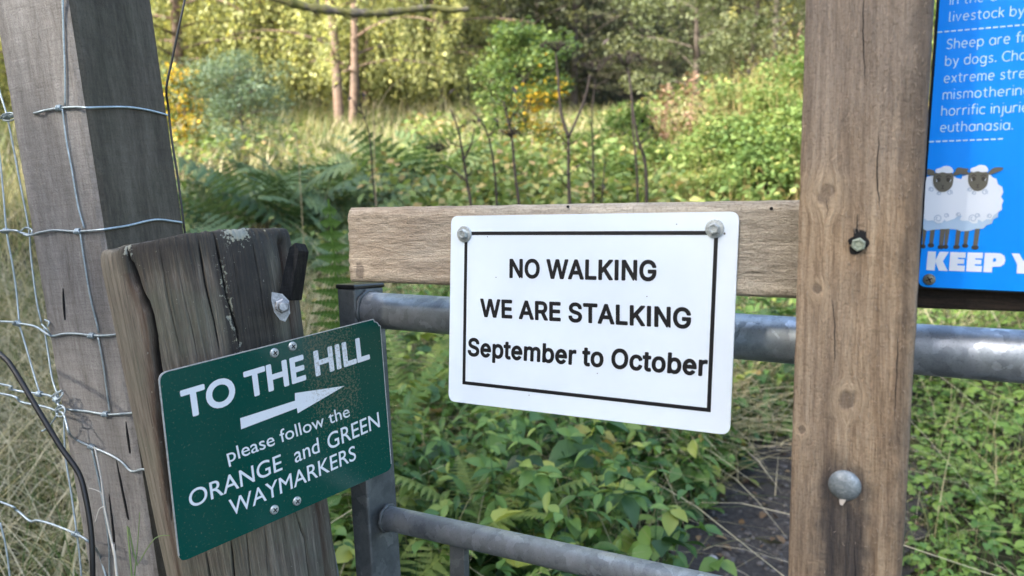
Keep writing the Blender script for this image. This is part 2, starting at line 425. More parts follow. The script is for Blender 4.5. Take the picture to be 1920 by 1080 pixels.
# =================================================================== FOREGROUND
INTER = {"A":[480,["39 0 16 0 78 170 140 339 201 509 226 509 251 509 276 509 338 339 401 170 463 0 440 0 418 0 395 0 359 101 323 202 287 302 281 321 273 344 264 372 255 400 245 435 232 478 236 478 241 478 245 478 233 435 222 399 213 371 204 343 196 320 191 302 155 202 120 101 85 0 62 0","197 142 110 142 110 161 110 180 110 199 197 199 283 199 370 199 370 180 370 161 370 142 283 142"]],"E":[419,["165 0 60 0 60 170 60 339 60 509 164 509 268 509 372 509 372 490 372 471 372 452 290 452 207 452 125 452 125 396 125 341 125 286 202 286 278 286 355 286 355 267 355 248 355 229 278 229 202 229 125 229 125 172 125 114 125 57 208 57 292 57 375 57 375 38 375 19 375 0 270 0"]],"G":[520,["309 -7 269 -7 223 -7 184 4 149 25 115 46 88 77 69 116 50 155 40 201 40 254 40 308 50 354 69 393 88 432 115 462 149 484 183 505 221 516 265 516 292 516 317 512 340 504 364 496 385 484 403 469 422 454 437 437 449 416 461 396 470 373 474 349 452 349 430 349 408 349 403 365 396 380 387 393 379 406 368 417 356 427 344 436 330 444 315 448 300 453 283 456 265 456 235 456 208 448 183 432 159 417 139 394 125 364 111 334 103 297 103 254 103 211 111 175 125 145 140 115 159 92 184 76 209 61 237 53 269 53 297 53 323 59 345 71 367 83 384 101 396 123 409 146 415 172 415 202 421 201 428 200 434 199 384 199 333 199 283 199 283 218 283 237 283 256 348 256 413 256 478 256 478 237 478 219 478 200 478 158 469 122 451 91 433 60 408 36 377 19 345 2"]],"I":[301,["111 0 31 0 31 19 31 38 31 57 60 57 89 57 118 57 118 189 118 320 118 452 89 452 60 452 31 452 31 471 31 490 31 509 111 509 190 509 269 509 269 490 269 471 269 452 240 452 212 452 183 452 183 320 183 189 183 57 212 57 240 57 269 57 269 38 269 19 269 0 190 0"]],"K":[467,["146 189 104 145 104 169 104 193 104 216 116 232 128 247 139 261 151 275 162 290 174 303 187 317 199 331 212 344 262 399 313 454 364 509 392 509 420 509 448 509 376 431 304 353 231 276 230 276 229 276 228 276 187 233","82 0 60 0 60 170 60 339 60 509 82 509 103 509 125 509 125 451 125 392 125 334 124 298 124 261 124 225 124 214 124 204 125 193 125 129 125 64 125 0 103 0","398 0 372 0 311 86 249 173 188 259 201 276 215 293 228 309 302 206 375 103 449 0 423 0"]],"L":[393,["160 0 60 0 60 170 60 339 60 509 82 509 103 509 125 509 125 358 125 208 125 57 203 57 282 57 361 57 361 38 361 19 361 0 261 0"]],"N":[523,["82 0 60 0 60 170 60 339 60 509 85 509 111 509 136 509 205 400 274 291 343 183 349 174 355 164 363 151 370 138 379 123 388 107 396 90 405 73 414 55 411 55 408 54 405 54 403 72 401 90 401 108 400 126 399 142 399 157 399 172 399 185 399 195 399 300 399 404 399 509 420 509 442 509 463 509 463 339 463 170 463 0 438 0 412 0 387 0 325 97 264 193 202 290 194 303 186 316 177 331 169 345 159 362 148 381 137 400 123 424 108 452 111 453 115 453 119 454 120 428 121 405 122 384 123 362 124 344 124 328 125 312 125 300 125 291 125 194 125 97 125 0 103 0"]],"O":[533,["311 -7 267 -7 223 -7 184 4 150 25 116 46 90 76 70 115 50 154 40 201 40 254 40 308 50 354 70 393 90 432 116 462 150 484 184 505 223 516 267 516 311 516 350 505 384 484 418 462 444 432 464 393 483 354 493 308 493 254 493 201 483 154 464 115 444 76 418 46 384 25 350 4","236 53 267 53 297 53 325 61 349 76 374 91 394 114 408 144 423 174 430 211 430 254 430 298 423 335 408 365 394 395 374 417 349 433 325 448 297 456 267 456 236 456 209 448 184 433 159 417 140 394 125 364 111 334 103 297 103 254 103 211 111 174 125 144 140 114 159 92 184 76 209 61"]],"R":[449,["82 0 60 0 60 170 60 339 60 509 119 509 177 509 236 509 275 509 307 502 333 489 359 475 378 457 390 433 403 410 409 382 409 352 409 321 403 295 390 271 378 248 359 230 333 217 307 204 275 198 236 198 189 198 143 198 96 198 96 217 96 236 96 255 142 255 188 255 234 255 260 255 281 259 298 267 314 275 326 286 334 300 341 315 345 332 345 352 345 372 341 390 334 405 326 420 314 431 298 440 281 448 259 452 233 452 197 452 161 452 125 452 125 301 125 151 125 0 103 0","378 0 353 0 312 76 271 153 230 229 254 229 279 229 303 229 344 153 386 76 428 0 403 0"]],"S":[446,["263 -9 224 -9 187 -9 155 -3 128 9 100 21 79 38 64 60 49 82 40 107 38 137 60 137 82 137 104 137 106 117 112 101 123 88 134 75 149 65 166 59 184 52 203 49 224 49 247 49 268 53 286 60 304 68 319 78 329 92 340 105 346 121 346 139 346 155 341 169 332 179 323 189 311 198 296 205 281 211 264 217 245 222 224 228 204 234 184 239 142 251 109 268 86 289 63 311 52 339 52 372 52 401 60 426 75 448 90 469 111 486 138 498 164 510 194 516 227 516 261 516 290 510 316 498 342 486 362 469 377 449 392 428 400 404 401 378 380 378 358 378 337 378 335 403 323 423 302 437 281 451 256 459 225 459 203 459 184 455 167 448 151 441 138 431 129 418 120 406 115 391 115 376 115 358 120 344 131 334 142 323 154 314 169 308 184 302 199 297 212 293 230 289 247 284 264 279 279 275 295 270 312 264 328 257 344 248 359 238 373 227 385 214 395 198 404 181 408 162 408 139 408 111 401 86 386 64 372 41 351 24 323 11 296 -2"]],"T":[448,["85 452 32 452 32 471 32 490 32 509 160 509 288 509 417 509 417 490 417 471 417 452 363 452 310 452 257 452 257 301 257 151 257 0 235 0 214 0 193 0 193 151 193 301 193 452 139 452"]],"W":[686,["180 0 155 0 109 170 63 339 16 509 38 509 60 509 82 509 109 404 136 300 163 196 168 179 172 163 175 145 179 128 183 111 187 94 190 76 194 58 197 40 194 40 192 40 189 40 193 58 196 76 200 94 203 111 207 128 211 145 215 163 220 179 224 196 251 300 279 404 306 509 331 509 355 509 380 509 407 404 434 300 462 196 466 179 470 163 474 145 478 128 482 111 486 94 490 76 494 58 497 40 494 40 491 40 488 40 492 58 495 76 499 94 502 111 506 128 510 145 515 163 519 179 523 196 550 300 576 404 603 509 625 509 647 509 670 509 623 339 577 170 530 0 505 0 480 0 455 0 426 108 397 215 368 323 362 344 357 367 351 391 346 416 341 444 336 475 341 475 345 475 350 475 345 445 340 419 335 395 330 371 324 347 318 323 289 215 260 108 230 0 205 0"]],"b":[425,["261 -8 229 -8 206 -8 187 -4 172 4 158 12 146 21 138 31 129 42 123 51 118 59 116 59 114 59 112 59 112 39 112 20 112 0 92 0 72 0 53 0 53 170 53 339 53 509 73 509 93 509 114 509 114 446 114 382 114 319 115 319 117 319 118 319 123 327 129 336 137 346 145 356 157 365 171 373 186 381 205 384 229 384 261 384 289 376 313 361 337 345 356 322 370 293 383 263 390 229 390 189 390 149 383 114 370 84 356 55 337 32 313 16 289 0","197 47 220 47 244 47 263 53 279 66 295 78 308 95 316 117 324 138 328 162 328 189 328 216 324 240 316 261 308 282 296 299 280 311 264 324 244 330 220 330 197 330 177 324 161 312 145 300 133 284 125 263 117 242 113 217 113 189 113 161 117 136 125 115 133 94 146 77 162 65 178 53"]],"c":[396,["226 -8 207 -8 173 -8 143 0 117 16 91 33 71 56 56 85 41 114 34 149 34 187 34 227 41 262 56 291 71 321 91 343 117 360 143 376 173 384 207 384 226 384 243 382 260 377 276 372 292 365 305 356 319 347 330 335 340 322 350 309 357 294 362 277 342 272 322 267 303 262 300 272 296 281 290 289 285 297 278 305 270 311 262 317 253 322 242 325 232 328 220 330 207 330 182 330 161 323 145 310 129 297 116 280 108 258 100 237 96 213 96 187 96 162 100 139 108 117 116 96 129 79 145 66 161 53 182 46 207 46 220 46 232 48 243 52 253 55 263 60 271 66 279 72 286 80 292 89 297 97 301 107 304 117 324 112 343 107 363 102 358 85 351 70 341 56 332 43 320 31 306 21 293 12 277 4 261 -1 244 -6"]],"e":[404,["238 -8 212 -8 175 -8 143 0 117 16 90 33 70 56 56 85 41 114 34 148 34 187 34 226 41 260 55 290 69 319 89 343 115 359 141 376 171 384 205 384 226 384 246 381 266 374 285 367 303 356 319 341 335 326 348 306 357 282 366 258 371 228 371 194 371 186 371 178 371 169 272 169 174 169 75 169 75 187 75 204 75 221 163 221 250 221 338 221 329 215 319 208 310 202 310 227 306 249 298 269 290 288 278 303 263 314 247 325 228 330 205 330 182 330 163 325 146 313 130 302 118 288 109 270 100 251 96 232 96 211 96 200 96 189 96 178 96 150 101 126 110 106 120 87 134 72 151 61 168 51 189 46 212 46 228 46 241 48 254 53 266 57 277 64 285 73 294 82 301 93 306 105 325 101 345 96 365 91 359 71 349 54 335 39 321 24 303 13 283 4 262 -4"]],"m":[609,["73 0 53 0 53 126 53 253 53 379 72 379 92 379 112 379 112 351 112 323 112 295 111 295 109 295 108 295 113 316 121 332 132 346 144 359 157 369 172 376 187 383 203 386 219 386 247 386 270 378 287 361 305 344 316 322 321 295 318 295 315 295 312 295 317 313 325 329 337 343 349 357 364 367 381 375 398 382 416 386 437 386 459 386 479 381 497 372 515 362 530 348 541 328 551 309 557 285 557 255 557 170 557 85 557 0 536 0 516 0 496 0 496 85 496 169 496 254 496 281 488 301 473 313 457 325 439 330 419 330 402 330 387 327 374 320 362 313 352 303 345 290 339 278 335 263 335 247 335 165 335 82 335 0 315 0 295 0 274 0 274 87 274 173 274 260 274 281 267 298 253 311 239 324 221 330 199 330 185 330 171 327 158 320 144 313 134 303 126 289 118 276 114 258 114 238 114 159 114 79 114 0 93 0"]],"o":[415,["242 -8 207 -8 173 -8 143 0 117 16 91 33 71 56 56 85 41 114 34 149 34 187 34 227 41 262 56 291 71 321 91 343 117 360 143 376 173 384 207 384 242 384 273 376 299 360 325 343 345 321 359 291 374 262 381 227 381 187 381 149 374 114 359 85 345 56 325 33 299 16 273 0","182 46 207 46 233 46 254 53 270 66 287 79 299 96 307 117 315 139 319 162 319 187 319 213 315 236 307 258 299 280 287 297 270 310 254 323 233 330 207 330 182 330 161 323 145 310 129 297 116 280 108 258 100 237 96 213 96 187 96 162 100 139 108 117 116 96 129 79 145 66 161 53"]],"p":[424,["73 -143 53 -143 53 31 53 205 53 379 72 379 92 379 112 379 112 359 112 339 112 319 114 319 116 319 118 319 123 327 129 336 137 346 145 356 157 365 171 373 186 381 205 384 229 384 261 384 289 376 313 361 337 345 356 322 370 293 383 263 390 229 390 189 390 149 383 114 370 84 356 55 337 32 313 16 289 0 261 -8 229 -8 206 -8 187 -4 173 4 158 12 146 21 138 31 130 42 123 51 118 59 117 59 115 59 114 59 114 -8 114 -76 114 -143 93 -143","197 47 220 47 244 47 263 53 279 66 295 78 308 95 316 117 324 138 328 162 328 189 328 216 324 240 316 261 308 282 296 299 280 311 264 324 244 330 220 330 197 330 177 324 161 312 145 300 133 284 125 263 117 242 113 217 113 189 113 161 117 136 125 115 133 94 146 77 162 65 178 53"]],"r":[259,["73 0 53 0 53 126 53 253 53 379 72 379 92 379 112 379 112 360 112 340 112 321 113 321 114 321 115 321 122 340 135 355 152 367 170 379 190 385 213 385 218 385 223 385 229 384 235 384 240 384 243 384 243 363 243 343 243 322 242 323 237 323 230 324 223 325 215 326 207 326 189 326 173 322 159 315 145 307 134 297 126 284 118 270 114 255 114 237 114 158 114 79 114 0 93 0"]],"t":[227,["138 379 204 379 204 362 204 344 204 327 138 327 72 327 6 327 6 344 6 362 6 379 72 379","65 345 65 471 85 471 106 471 126 471 126 347 126 222 126 98 126 81 129 69 136 61 143 54 154 50 170 50 174 50 179 50 185 51 191 52 197 53 202 54 206 36 209 19 213 2 207 0 200 -2 192 -3 184 -4 176 -4 168 -4 136 -4 110 4 92 21 74 38 65 62 65 93 65 219"]]}

def _pl(pts): return ' '.join('%d %d %d %d %d %d' % (x, y, x, y, x, y) for x, y in pts)
def _arc(rx, ry, a0, a1, n=22): return [(203 + rx * math.cos(math.radians(a0 + (a1 - a0) * k / n)), 188 + ry * math.sin(math.radians(a0 + (a1 - a0) * k / n))) for k in range(n + 1)]
INTER['A'] = [480, [_pl([(16, 0), (208, 509), (271, 509), (463, 0), (394, 0), (345, 135), (134, 135), (85, 0)]), _pl([(155, 192), (324, 192), (240, 428)])]]
INTER['e'] = [404, [_pl([(371, 166)] + _arc(169, 196, 0, 322) + _arc(108, 140, 316, 188)), _pl([(102, 222), (306, 222)] + _arc(104, 140, 20, 160, 14))]]
def write(parent, name, text, F, pxs, y, mat, kind='gill', weight=0.0, ref='cap', thick=0.00018, off=None):
    """letters on the plane y of frame F: pxs = pixels of baseline left, baseline right, top left"""
    p0 = Vector(hit(F, *pxs[0], y)); p1 = Vector(hit(F, *pxs[1], y)); pt = Vector(hit(F, *pxs[2], y))
    cu = bpy.data.curves.new('t', 'FONT' if kind == 'gill' else 'CURVE')
    cu.resolution_u = 5
    outlines = []
    if kind == 'gill':
        cu.body = text
    else:
        cu.dimensions = '2D'; cu.fill_mode = 'BOTH'
        x = 0.0
        for ch in text:
            if ch == ' ': x += 0.2; continue
            if ch == 'I': adv, sp = 205, ['69 0 69 0 69 0 69 509 69 509 69 509 136 509 136 509 136 509 136 0 136 0 136 0']
            else: adv, sp = INTER[ch]
            for s in sp:
                v = [int(q) / 1000 for q in s.split()]
                n = len(v) // 6
                b = cu.splines.new('BEZIER'); b.bezier_points.add(n - 1); b.use_cyclic_u = True
                for i in range(n):
                    q = v[i * 6:i * 6 + 6]; bp = b.bezier_points[i]
                    bp.handle_left = (q[0] + x, q[1], 0); bp.co = (q[2] + x, q[3], 0); bp.handle_right = (q[4] + x, q[5], 0)
                    bp.handle_left_type = bp.handle_right_type = 'FREE'
            x += adv / 1000 + 0.012
    tmp = bpy.data.objects.new('t', cu); COL.objects.link(tmp)
    dg = bpy.context.evaluated_depsgraph_get(); dg.update()
    me = bpy.data.meshes.new_from_object(tmp.evaluated_get(dg), depsgraph=dg)
    bpy.data.objects.remove(tmp)
    if weight:                                  # thicken: a bead along every outline edge
        bm = bmesh.new(); bm.from_mesh(me)
        segs = [(e.verts[0].co.copy(), e.verts[1].co.copy()) for e in bm.edges if len(e.link_faces) == 1]
        for a, b in segs:
            d = (b - a)
            if d.length < 1e-6: continue
            d.normalize(); nn = Vector((-d.y, d.x, 0)) * weight
            ring = [a + nn, a + nn * 0.7 - d * weight * 0.7, a - d * weight, a - nn * 0.7 - d * weight * 0.7, a - nn,
                    b - nn, b - nn * 0.7 + d * weight * 0.7, b + d * weight, b + nn * 0.7 + d * weight * 0.7, b + nn]
            zj = rng.uniform(0.2, 1.0)
            bm.faces.new([bm.verts.new((p.x, p.y, zj)) for p in ring])
        bm.to_mesh(me); bm.free()
    n = len(me.vertices); co = np.empty(n * 3, dtype=np.float32); me.vertices.foreach_get('co', co); co = co.reshape(-1, 3)
    xmin, xmax = co[:, 0].min(), co[:, 0].max()
    ymax = co[:, 1].max() if ref == 'max' else ref
    zz = co[:, 2]; zr = max(1e-6, np.abs(zz).max())
    ex = (p1 - p0) / (xmax - xmin); ey = (pt - p0) / ymax
    X = p0.x + ex.x * (co[:, 0] - xmin) + ey.x * co[:, 1]
    Z = p0.y + ex.y * (co[:, 0] - xmin) + ey.y * co[:, 1]
    out = np.stack([X, y - 0.00012 - zz / zr * thick, Z], 1)
    me.vertices.foreach_set('co', out.astype(np.float32).ravel()); me.update()
    me.materials.clear()
    return link_mesh(name, me, mat, parent)

def disc_profile(mb, c, prof, n=24, axis_y=True, mi=0, rot=0.0):
    """lathe about the local y axis through c; prof = [(radius, y)] from the back to the front"""
    cx, cy, cz = c
    vs, fs = [], []
    for r, yy in prof:
        for k in range(n):
            a = 2 * math.pi * k / n + rot
            vs.append((cx + r * math.cos(a), cy + yy, cz + r * math.sin(a)))
    for i in range(len(prof) - 1):
        for k in range(n):
            k2 = (k + 1) % n
            fs.append((i * n + k, (i + 1) * n + k, (i + 1) * n + k2, i * n + k2))
    fs.append(tuple(range((len(prof) - 1) * n, len(prof) * n))[::-1])
    mb.add(vs, fs, mi)

ZINC = galv_mat('zinc_plated', (0.42, 0.46, 0.46), (0.70, 0.74, 0.73), 0.35, 300, 0.75)
DARKHOLE = simple_mat('dark_hole', (0.006, 0.005, 0.005), 0.9)
BLACKINK = simple_mat('black_ink', (0.006, 0.006, 0.007), 0.45)

def hex_bolt(mb, c, r, h):
    disc_profile(mb, c, [(r, 0.0), (r, -h * 0.85), (r * 0.86, -h), (r * 0.62, -h), (r * 0.52, -h * 0.72)], 6, rot=0.35)

def screw(mb, c, r):
    disc_profile(mb, c, [(r, 0.0), (r, -r * 0.16), (r * 0.86, -r * 0.38), (r * 0.35, -r * 0.46)], 20, mi=0)
    for a in (0.5, 0.5 + math.pi / 2):
        ux, uz = math.cos(a), math.sin(a); w, l = r * 0.10, r * 0.55
        q = [(c[0] + ux * l - uz * w, c[2] + uz * l + ux * w), (c[0] + ux * l + uz * w, c[2] + uz * l - ux * w),
             (c[0] - ux * l + uz * w, c[2] - uz * l - ux * w), (c[0] - ux * l - uz * w, c[2] - uz * l + ux * w)]
        vs, fs = hexa(q, c[1] - r * 0.52 - (0.00008 if a > 1 else 0), c[1] - r * 0.30)
        mb.add(vs, fs, 1)

# ---- white sign -----------------------------------------------------------
WQ = solve_quad([(846, 405), (1386, 396.5), (1368, 816), (841, 752)], 0.87)
W = frame(WQ[0], WQ[1] - WQ[0], WQ[0] - WQ[3])
WHITE = simple_mat('white_enamel', (0.715, 0.785, 0.83), 0.38, 0.0, 0.4, 0.045, 7)
ws = root_at('warning_sign', W, 'white sign with black capitals on the timber board, NO WALKING WE ARE STALKING', 'sign')
wc = [hit(W, *p) for p in ((846, 405), (1386, 396.5), (1368, 816), (841, 752))]
mb = MB(); plate(mb, round_poly(wc, 0.009, 6), 0.0, 0.0022); mb.build('panel', WHITE, ws)
bo = [hit(W, *p) for p in ((871.4, 434.3), (1347.2, 432.8), (1332.6, 773.0), (867.2, 720.4))]
bw = 0.0039
def inset(q, w):
    out = []
    for i in range(4):
        p = Vector(q[i]); a = Vector(q[i - 1]); b = Vector(q[(i + 1) % 4])
        out.append(tuple(p + (a - p).normalized() * w + (b - p).normalized() * w))
    return out
bi = inset(bo, bw)
mb = MB()
vs = [(x, -0.0002, z) for x, z in bo + bi]
mb.add(vs, [(i, (i + 1) % 4, 4 + (i + 1) % 4, 4 + i) for i in range(4)])
mb.build('border', BLACKINK, ws)
for txt, p0, p1, pt in (('NO WALKING', (955.2, 519.6), (1230.6, 525.6), (955.5, 485.2)),
                        ('WE ARE STALKING', (900.6, 592.6), (1295.8, 615.0), (900.4, 559.6)),
                        ('September to October', (877.0, 665.8), (1325.9, 704.3), (877.9, 633.0))):
    write(ws, 'lettering', txt, W, (p0, p1, pt), 0.0, BLACKINK, 'inter', 0.0265, 0.535)
for (px, py), r in (((871.1, 438.8), 0.0094), ((1340.3, 428.8), 0.0090)):
    x, z = hit(W, px, py)
    mb = MB(); disc_profile(mb, (x, 0, z), [(r, 0.0), (r, -0.0010), (r * 0.93, -0.0018), (r * 0.5, -0.0020)], 28)
    wsh = mb.build('washer', ZINC, ws)
    mb = MB(); hex_bolt(mb, (x, -0.0018, z), 0.0055, 0.0050); mb.build('bolt_head', ZINC, wsh)
DIRT = simple_mat('dirt', (0.10, 0.10, 0.09), 0.9)
mb = MB()
for px, py in ((914, 444), (1268.5, 420.5), (992, 741), (930, 520), (1213, 556), (1120, 700)):
    x, z = hit(W, px, py); disc_profile(mb, (x, 0, z), [(0.0006, 0.0), (0.0005, -0.00015)], 7)
    mb.build('dirt_fleck', DIRT, ws); mb = MB()
x, z = hit(W, 1358.5, 438.0); disc_profile(mb, (x, 0, z), [(0.0011, 0.0), (0.0008, -0.0006)], 8)
mb.build('dirt_fleck', DIRT, ws)

# ---- timber board behind the white sign -----------------------------------
yb = 0.0028
def ln(p, q, x): return p[1] + (q[1] - p[1]) * (x - p[0]) / (q[0] - p[0])
tl, tr = (650, 389), (1495, 374.5); bl, br = (654, 528), (1490, 559.5)
BF = frame(W @ Vector((hit(W, 650, 389, yb)[0], yb, hit(W, 650, 389, yb)[1])), W.to_3x3() @ Vector((1, 0, 0)),
           W.to_3x3() @ Vector((0, 0, 1)))
c0 = [Vector(hit(BF, *p)) for p in (tl, tr, br, bl)]
ext = 1.16
c0[1] = c0[0] + (c0[1] - c0[0]) * ext; c0[2] = c0[3] + (c0[2] - c0[3]) * ext
BOARDM = wood_mat('sawn_board_wood', (0.25, 0.185, 0.125), (0.40, 0.305, 0.21), (0.52, 0.42, 0.305), 'x', across=85, saw=0.12, saw_scale=240,
                  fib=0.5, bmp=1.0, bd=0.0026, grey=(0.52, 0.46, 0.36), grey_amt=0.5, tear=1.7, grey_above=(0.10, 0.34, 0.9, 0),
                  knots=[(0.018, -0.078, 0.010)])
def grid_board(c4, y1, nx, nz, amp, bev, seed, ragged=True):
    """front face as a rough grid with a rounded top arris; local x,z corners TL,TR,BR,BL"""
    tl, tr, br, bl = [Vector(c) for c in c4]
    V, F = [], []
    rows = []
    vz = [0.0] + [bev * (1 - math.cos(a)) for a in (0.5, 1.0)] 
    H = (tl - bl).length
    ts = [0.0, 0.004 / H, 0.010 / H] + [0.010 / H + (1 - 0.018 / H) * k / nz for k in range(1, nz + 1)] + [1 - 0.003 / H, 1.0]
    offs = {0: bev, 1: bev * 0.35, 2: 0.0, len(ts) - 1: bev * 0.5, len(ts) - 2: bev * 0.12}
    for j, t in enumerate(ts):
        for i in range(nx + 1):
            s = i / nx
            p = tl + (tr - tl) * s + ((bl + (br - bl) * s) - (tl + (tr - tl) * s)) * t
            n = mnoise.noise(Vector((p.x * 60 + seed, p.y * 260, 0))) * amp + mnoise.noise(Vector((p.x * 9, p.y * 30 + seed, 5))) * amp
            yy = offs.get(j, 0.0) + n
            if i == 0: yy += 0.002
            px_ = p.x + (mnoise.noise(Vector((seed, p.y * 220, 1))) * 0.0022 + mnoise.noise(Vector((seed, p.y * 70, 9))) * 0.0025 if i == 0 and ragged else 0)
            V.append((px_, yy, p.y + (mnoise.noise(Vector((p.x * 40, seed, 2))) * 0.0007 if j < 2 else 0)))
    w = nx + 1; m = len(ts)
    for j in range(m - 1):
        for i in range(nx):
            F.append((j * w + i, (j + 1) * w + i, (j + 1) * w + i + 1, j * w + i + 1))
    b = len(V)
    per = [i for i in range(w)] + [j * w + nx for j in range(1, m)] + [(m - 1) * w + i for i in range(nx - 1, -1, -1)] + [j * w for j in range(m - 2, 0, -1)]
    for k in per: V.append((V[k][0], y1, V[k][2] ))
    q = len(per)
    for k in range(q):
        k2 = (k + 1) % q
        F.append((per[k], per[k2], b + k2, b + k))
    F.append(tuple(range(b, b + q)))
    mb = MB(); mb.add(V, F); return mb
board = grid_board([tuple(c) for c in c0], 0.042, 190, 34, 0.0007, 0.006, 3.1).build('timber_board', BOARDM, None, BF, True)
tag(board, 'pale sawn timber board fixed along the top of the gate behind the white sign', 'board')
mb = MB()
for px, py in ((1064.5, 387.5), (1446, 391)):
    x, z = hit(BF, px, py, -0.0006); disc_profile(mb, (x, 0.0004, z), [(0.0016, 0.0), (0.0013, -0.0016)], 10)
    mb.build('nail_hole', DARKHOLE, board); mb = MB()

# ---- upright timber on the right ------------------------------------------
yu = -0.062
UF = frame(W @ Vector((hit(W, 1600, 500, yu)[0], yu, hit(W, 1600, 500, yu)[1])), camvec(0.88, -0.03, 0.474), camvec(0.021, 0.997, 0.076))
uL0 = Vector(hit(UF, 1510, 0)); uL1 = Vector(hit(UF, 1477, 1080)); uR0 = Vector(hit(UF, 1751, 0)); uR1 = Vector(hit(UF, 1690, 1080))
def lerp2(a, b, t): return a + (b - a) * t
uc = [lerp2(uL0, uL1, -0.30), lerp2(uR0, uR1, -0.30), lerp2(uR0, uR1, 2.05), lerp2(uL0, uL1, 2.05)]
kn = []
for px, py, r in ((1547, 362, 0.0088), (1590, 750, 0.0072), (1531, 543, 0.0045), (1503, 805, 0.0035)):
    x, z = hit(UF, px, py); kn.append((x, z, r))
sb = hit(UF, 1583, 912)
UPM = wood_mat('upright_wood', (0.165, 0.105, 0.060), (0.335, 0.232, 0.138), (0.50, 0.375, 0.24), 'z', across=120, saw=0.0, saw_scale=260,
               fib=0.9, bmp=1.0, bd=0.0020, grey=(0.275, 0.228, 0.185), grey_amt=0.35, tear=1.8, grey_above=(-0.02, 0.2, 0.75), knots=kn,
               stains_strips=[(sb[0] - 0.001, sb[1] + 0.004, sb[1] + 0.032, 0.027, (0.028, 0.030, 0.034), 0.92),
                       (hit(UF, 1735, 200)[0], 3, 4, 0.02, (0.07, 0.06, 0.05), 0.6)])  # full-height strip, darker along the right edge
def post_mesh(c4, depth, nx, nz, amp, bev, seed):
    tl, tr, br, bl = [Vector(c) for c in c4]
    V, F = [], []
    xs = [0.0, 0.02, 0.05] + [0.05 + 0.9 * k / nx for k in range(1, nx + 1)] + [0.98, 1.0]
    off = {0: bev, 1: bev * 0.3, len(xs) - 1: bev, len(xs) - 2: bev * 0.3}
    w = len(xs)
    for j in range(nz + 1):
        t = j / nz
        for i, s in enumerate(xs):
            p = tl + (bl - tl) * t + ((tr + (br - tr) * t) - (tl + (bl - tl) * t)) * s
            n = mnoise.noise(Vector((p.x * 240 + seed, p.y * 35, 0))) * amp + mnoise.noise(Vector((p.x * 30, p.y * 10 + seed, 5))) * amp
            e = mnoise.noise(Vector((seed + i, p.y * 45, 3))) * 0.0007 if i in (0, w - 1) else 0
            V.append((p.x + e, off.get(i, 0) + n, p.y))
    for j in range(nz):
        for i in range(w - 1):
            F.append((j * w + i, (j + 1) * w + i, (j + 1) * w + i + 1, j * w + i + 1))
    per = list(range(w)) + [j * w + w - 1 for j in range(1, nz + 1)] + [nz * w + i for i in range(w - 2, -1, -1)] + [j * w for j in range(nz - 1, 0, -1)]
    b = len(V)
    for k in per: V.append((V[k][0], depth, V[k][2]))
    q = len(per)
    for k in range(q): F.append((per[k], per[(k + 1) % q], b + (k + 1) % q, b + k))
    F.append(tuple(range(b, b + q)))
    mb = MB(); mb.add(V, F); return mb
up = root_at('timber_post', UF, 'brown sawn timber upright with a round bolt head between the white and blue signs', 'post')
mb = post_mesh([tuple(c) for c in uc], 0.060, 30, 260, 0.00045, 0.002, 1.7)
mb.build('beam', UPM, up, None, True)
# raised splinters on the sawn face
SPL = simple_mat('splinter_wood', (0.36, 0.28, 0.20), 0.8)
mb = MB()
r2 = random.Random(5)
for k in range(420):
    py = r2.uniform(-60, 1100); px = r2.uniform(1500, 1735) if r2.random() < 0.25 else r2.uniform(1590, 1735)
    xl = 1510 - 33 * py / 1080 + 8; xr = 1751 - 61 * py / 1080 - 8
    if not xl < px < xr: continue
    x, z = hit(UF, px, py)
    L = r2.uniform(0.0012, 0.0045); a = r2.gauss(0, 0.3) + (math.pi / 2); cv = r2.gauss(0, 0.35)
    pts = [(x + math.cos(a + cv * t) * L * t, -0.0004 - 0.0016 * math.sin(t * 2.2), z + math.sin(a + cv * t) * L * t) for t in (0, 0.35, 0.7, 1)]
    vs, fs = tube(pts, [0.00018, 0.00026, 0.0002, 0.00006], 4); mb.add(vs, fs)
mb.build('splinters', SPL, up)['kind'] = 'stuff'
for path in ([(1622, -40), (1618, 60), (1622, 150)], [(1560, 560), (1566, 640), (1562, 700)], [(1648, 250), (1645, 330), (1650, 400)], [(1602, 1010), (1604, 1100), (1600, 1180)], [(1683, 620), (1680, 720), (1677, 800)], [(1547, 366), (1552, 390), (1549, 408)]):
    pts = catmull([Vector((hit(UF, *p)[0], 0.0002, hit(UF, *p)[1])) for p in path], 6); n = len(pts)
    vs, fs = tube([p + Vector((r2.gauss(0, 0.00025), 0, 0)) for p in pts], [0.0001 + 0.00042 * math.sin(math.pi * (k + 0.3) / (n + 0.3)) for k in range(n)], 5); mb = MB(); mb.add(vs, fs)
    mb.build('drying_crack', DARKHOLE, up)
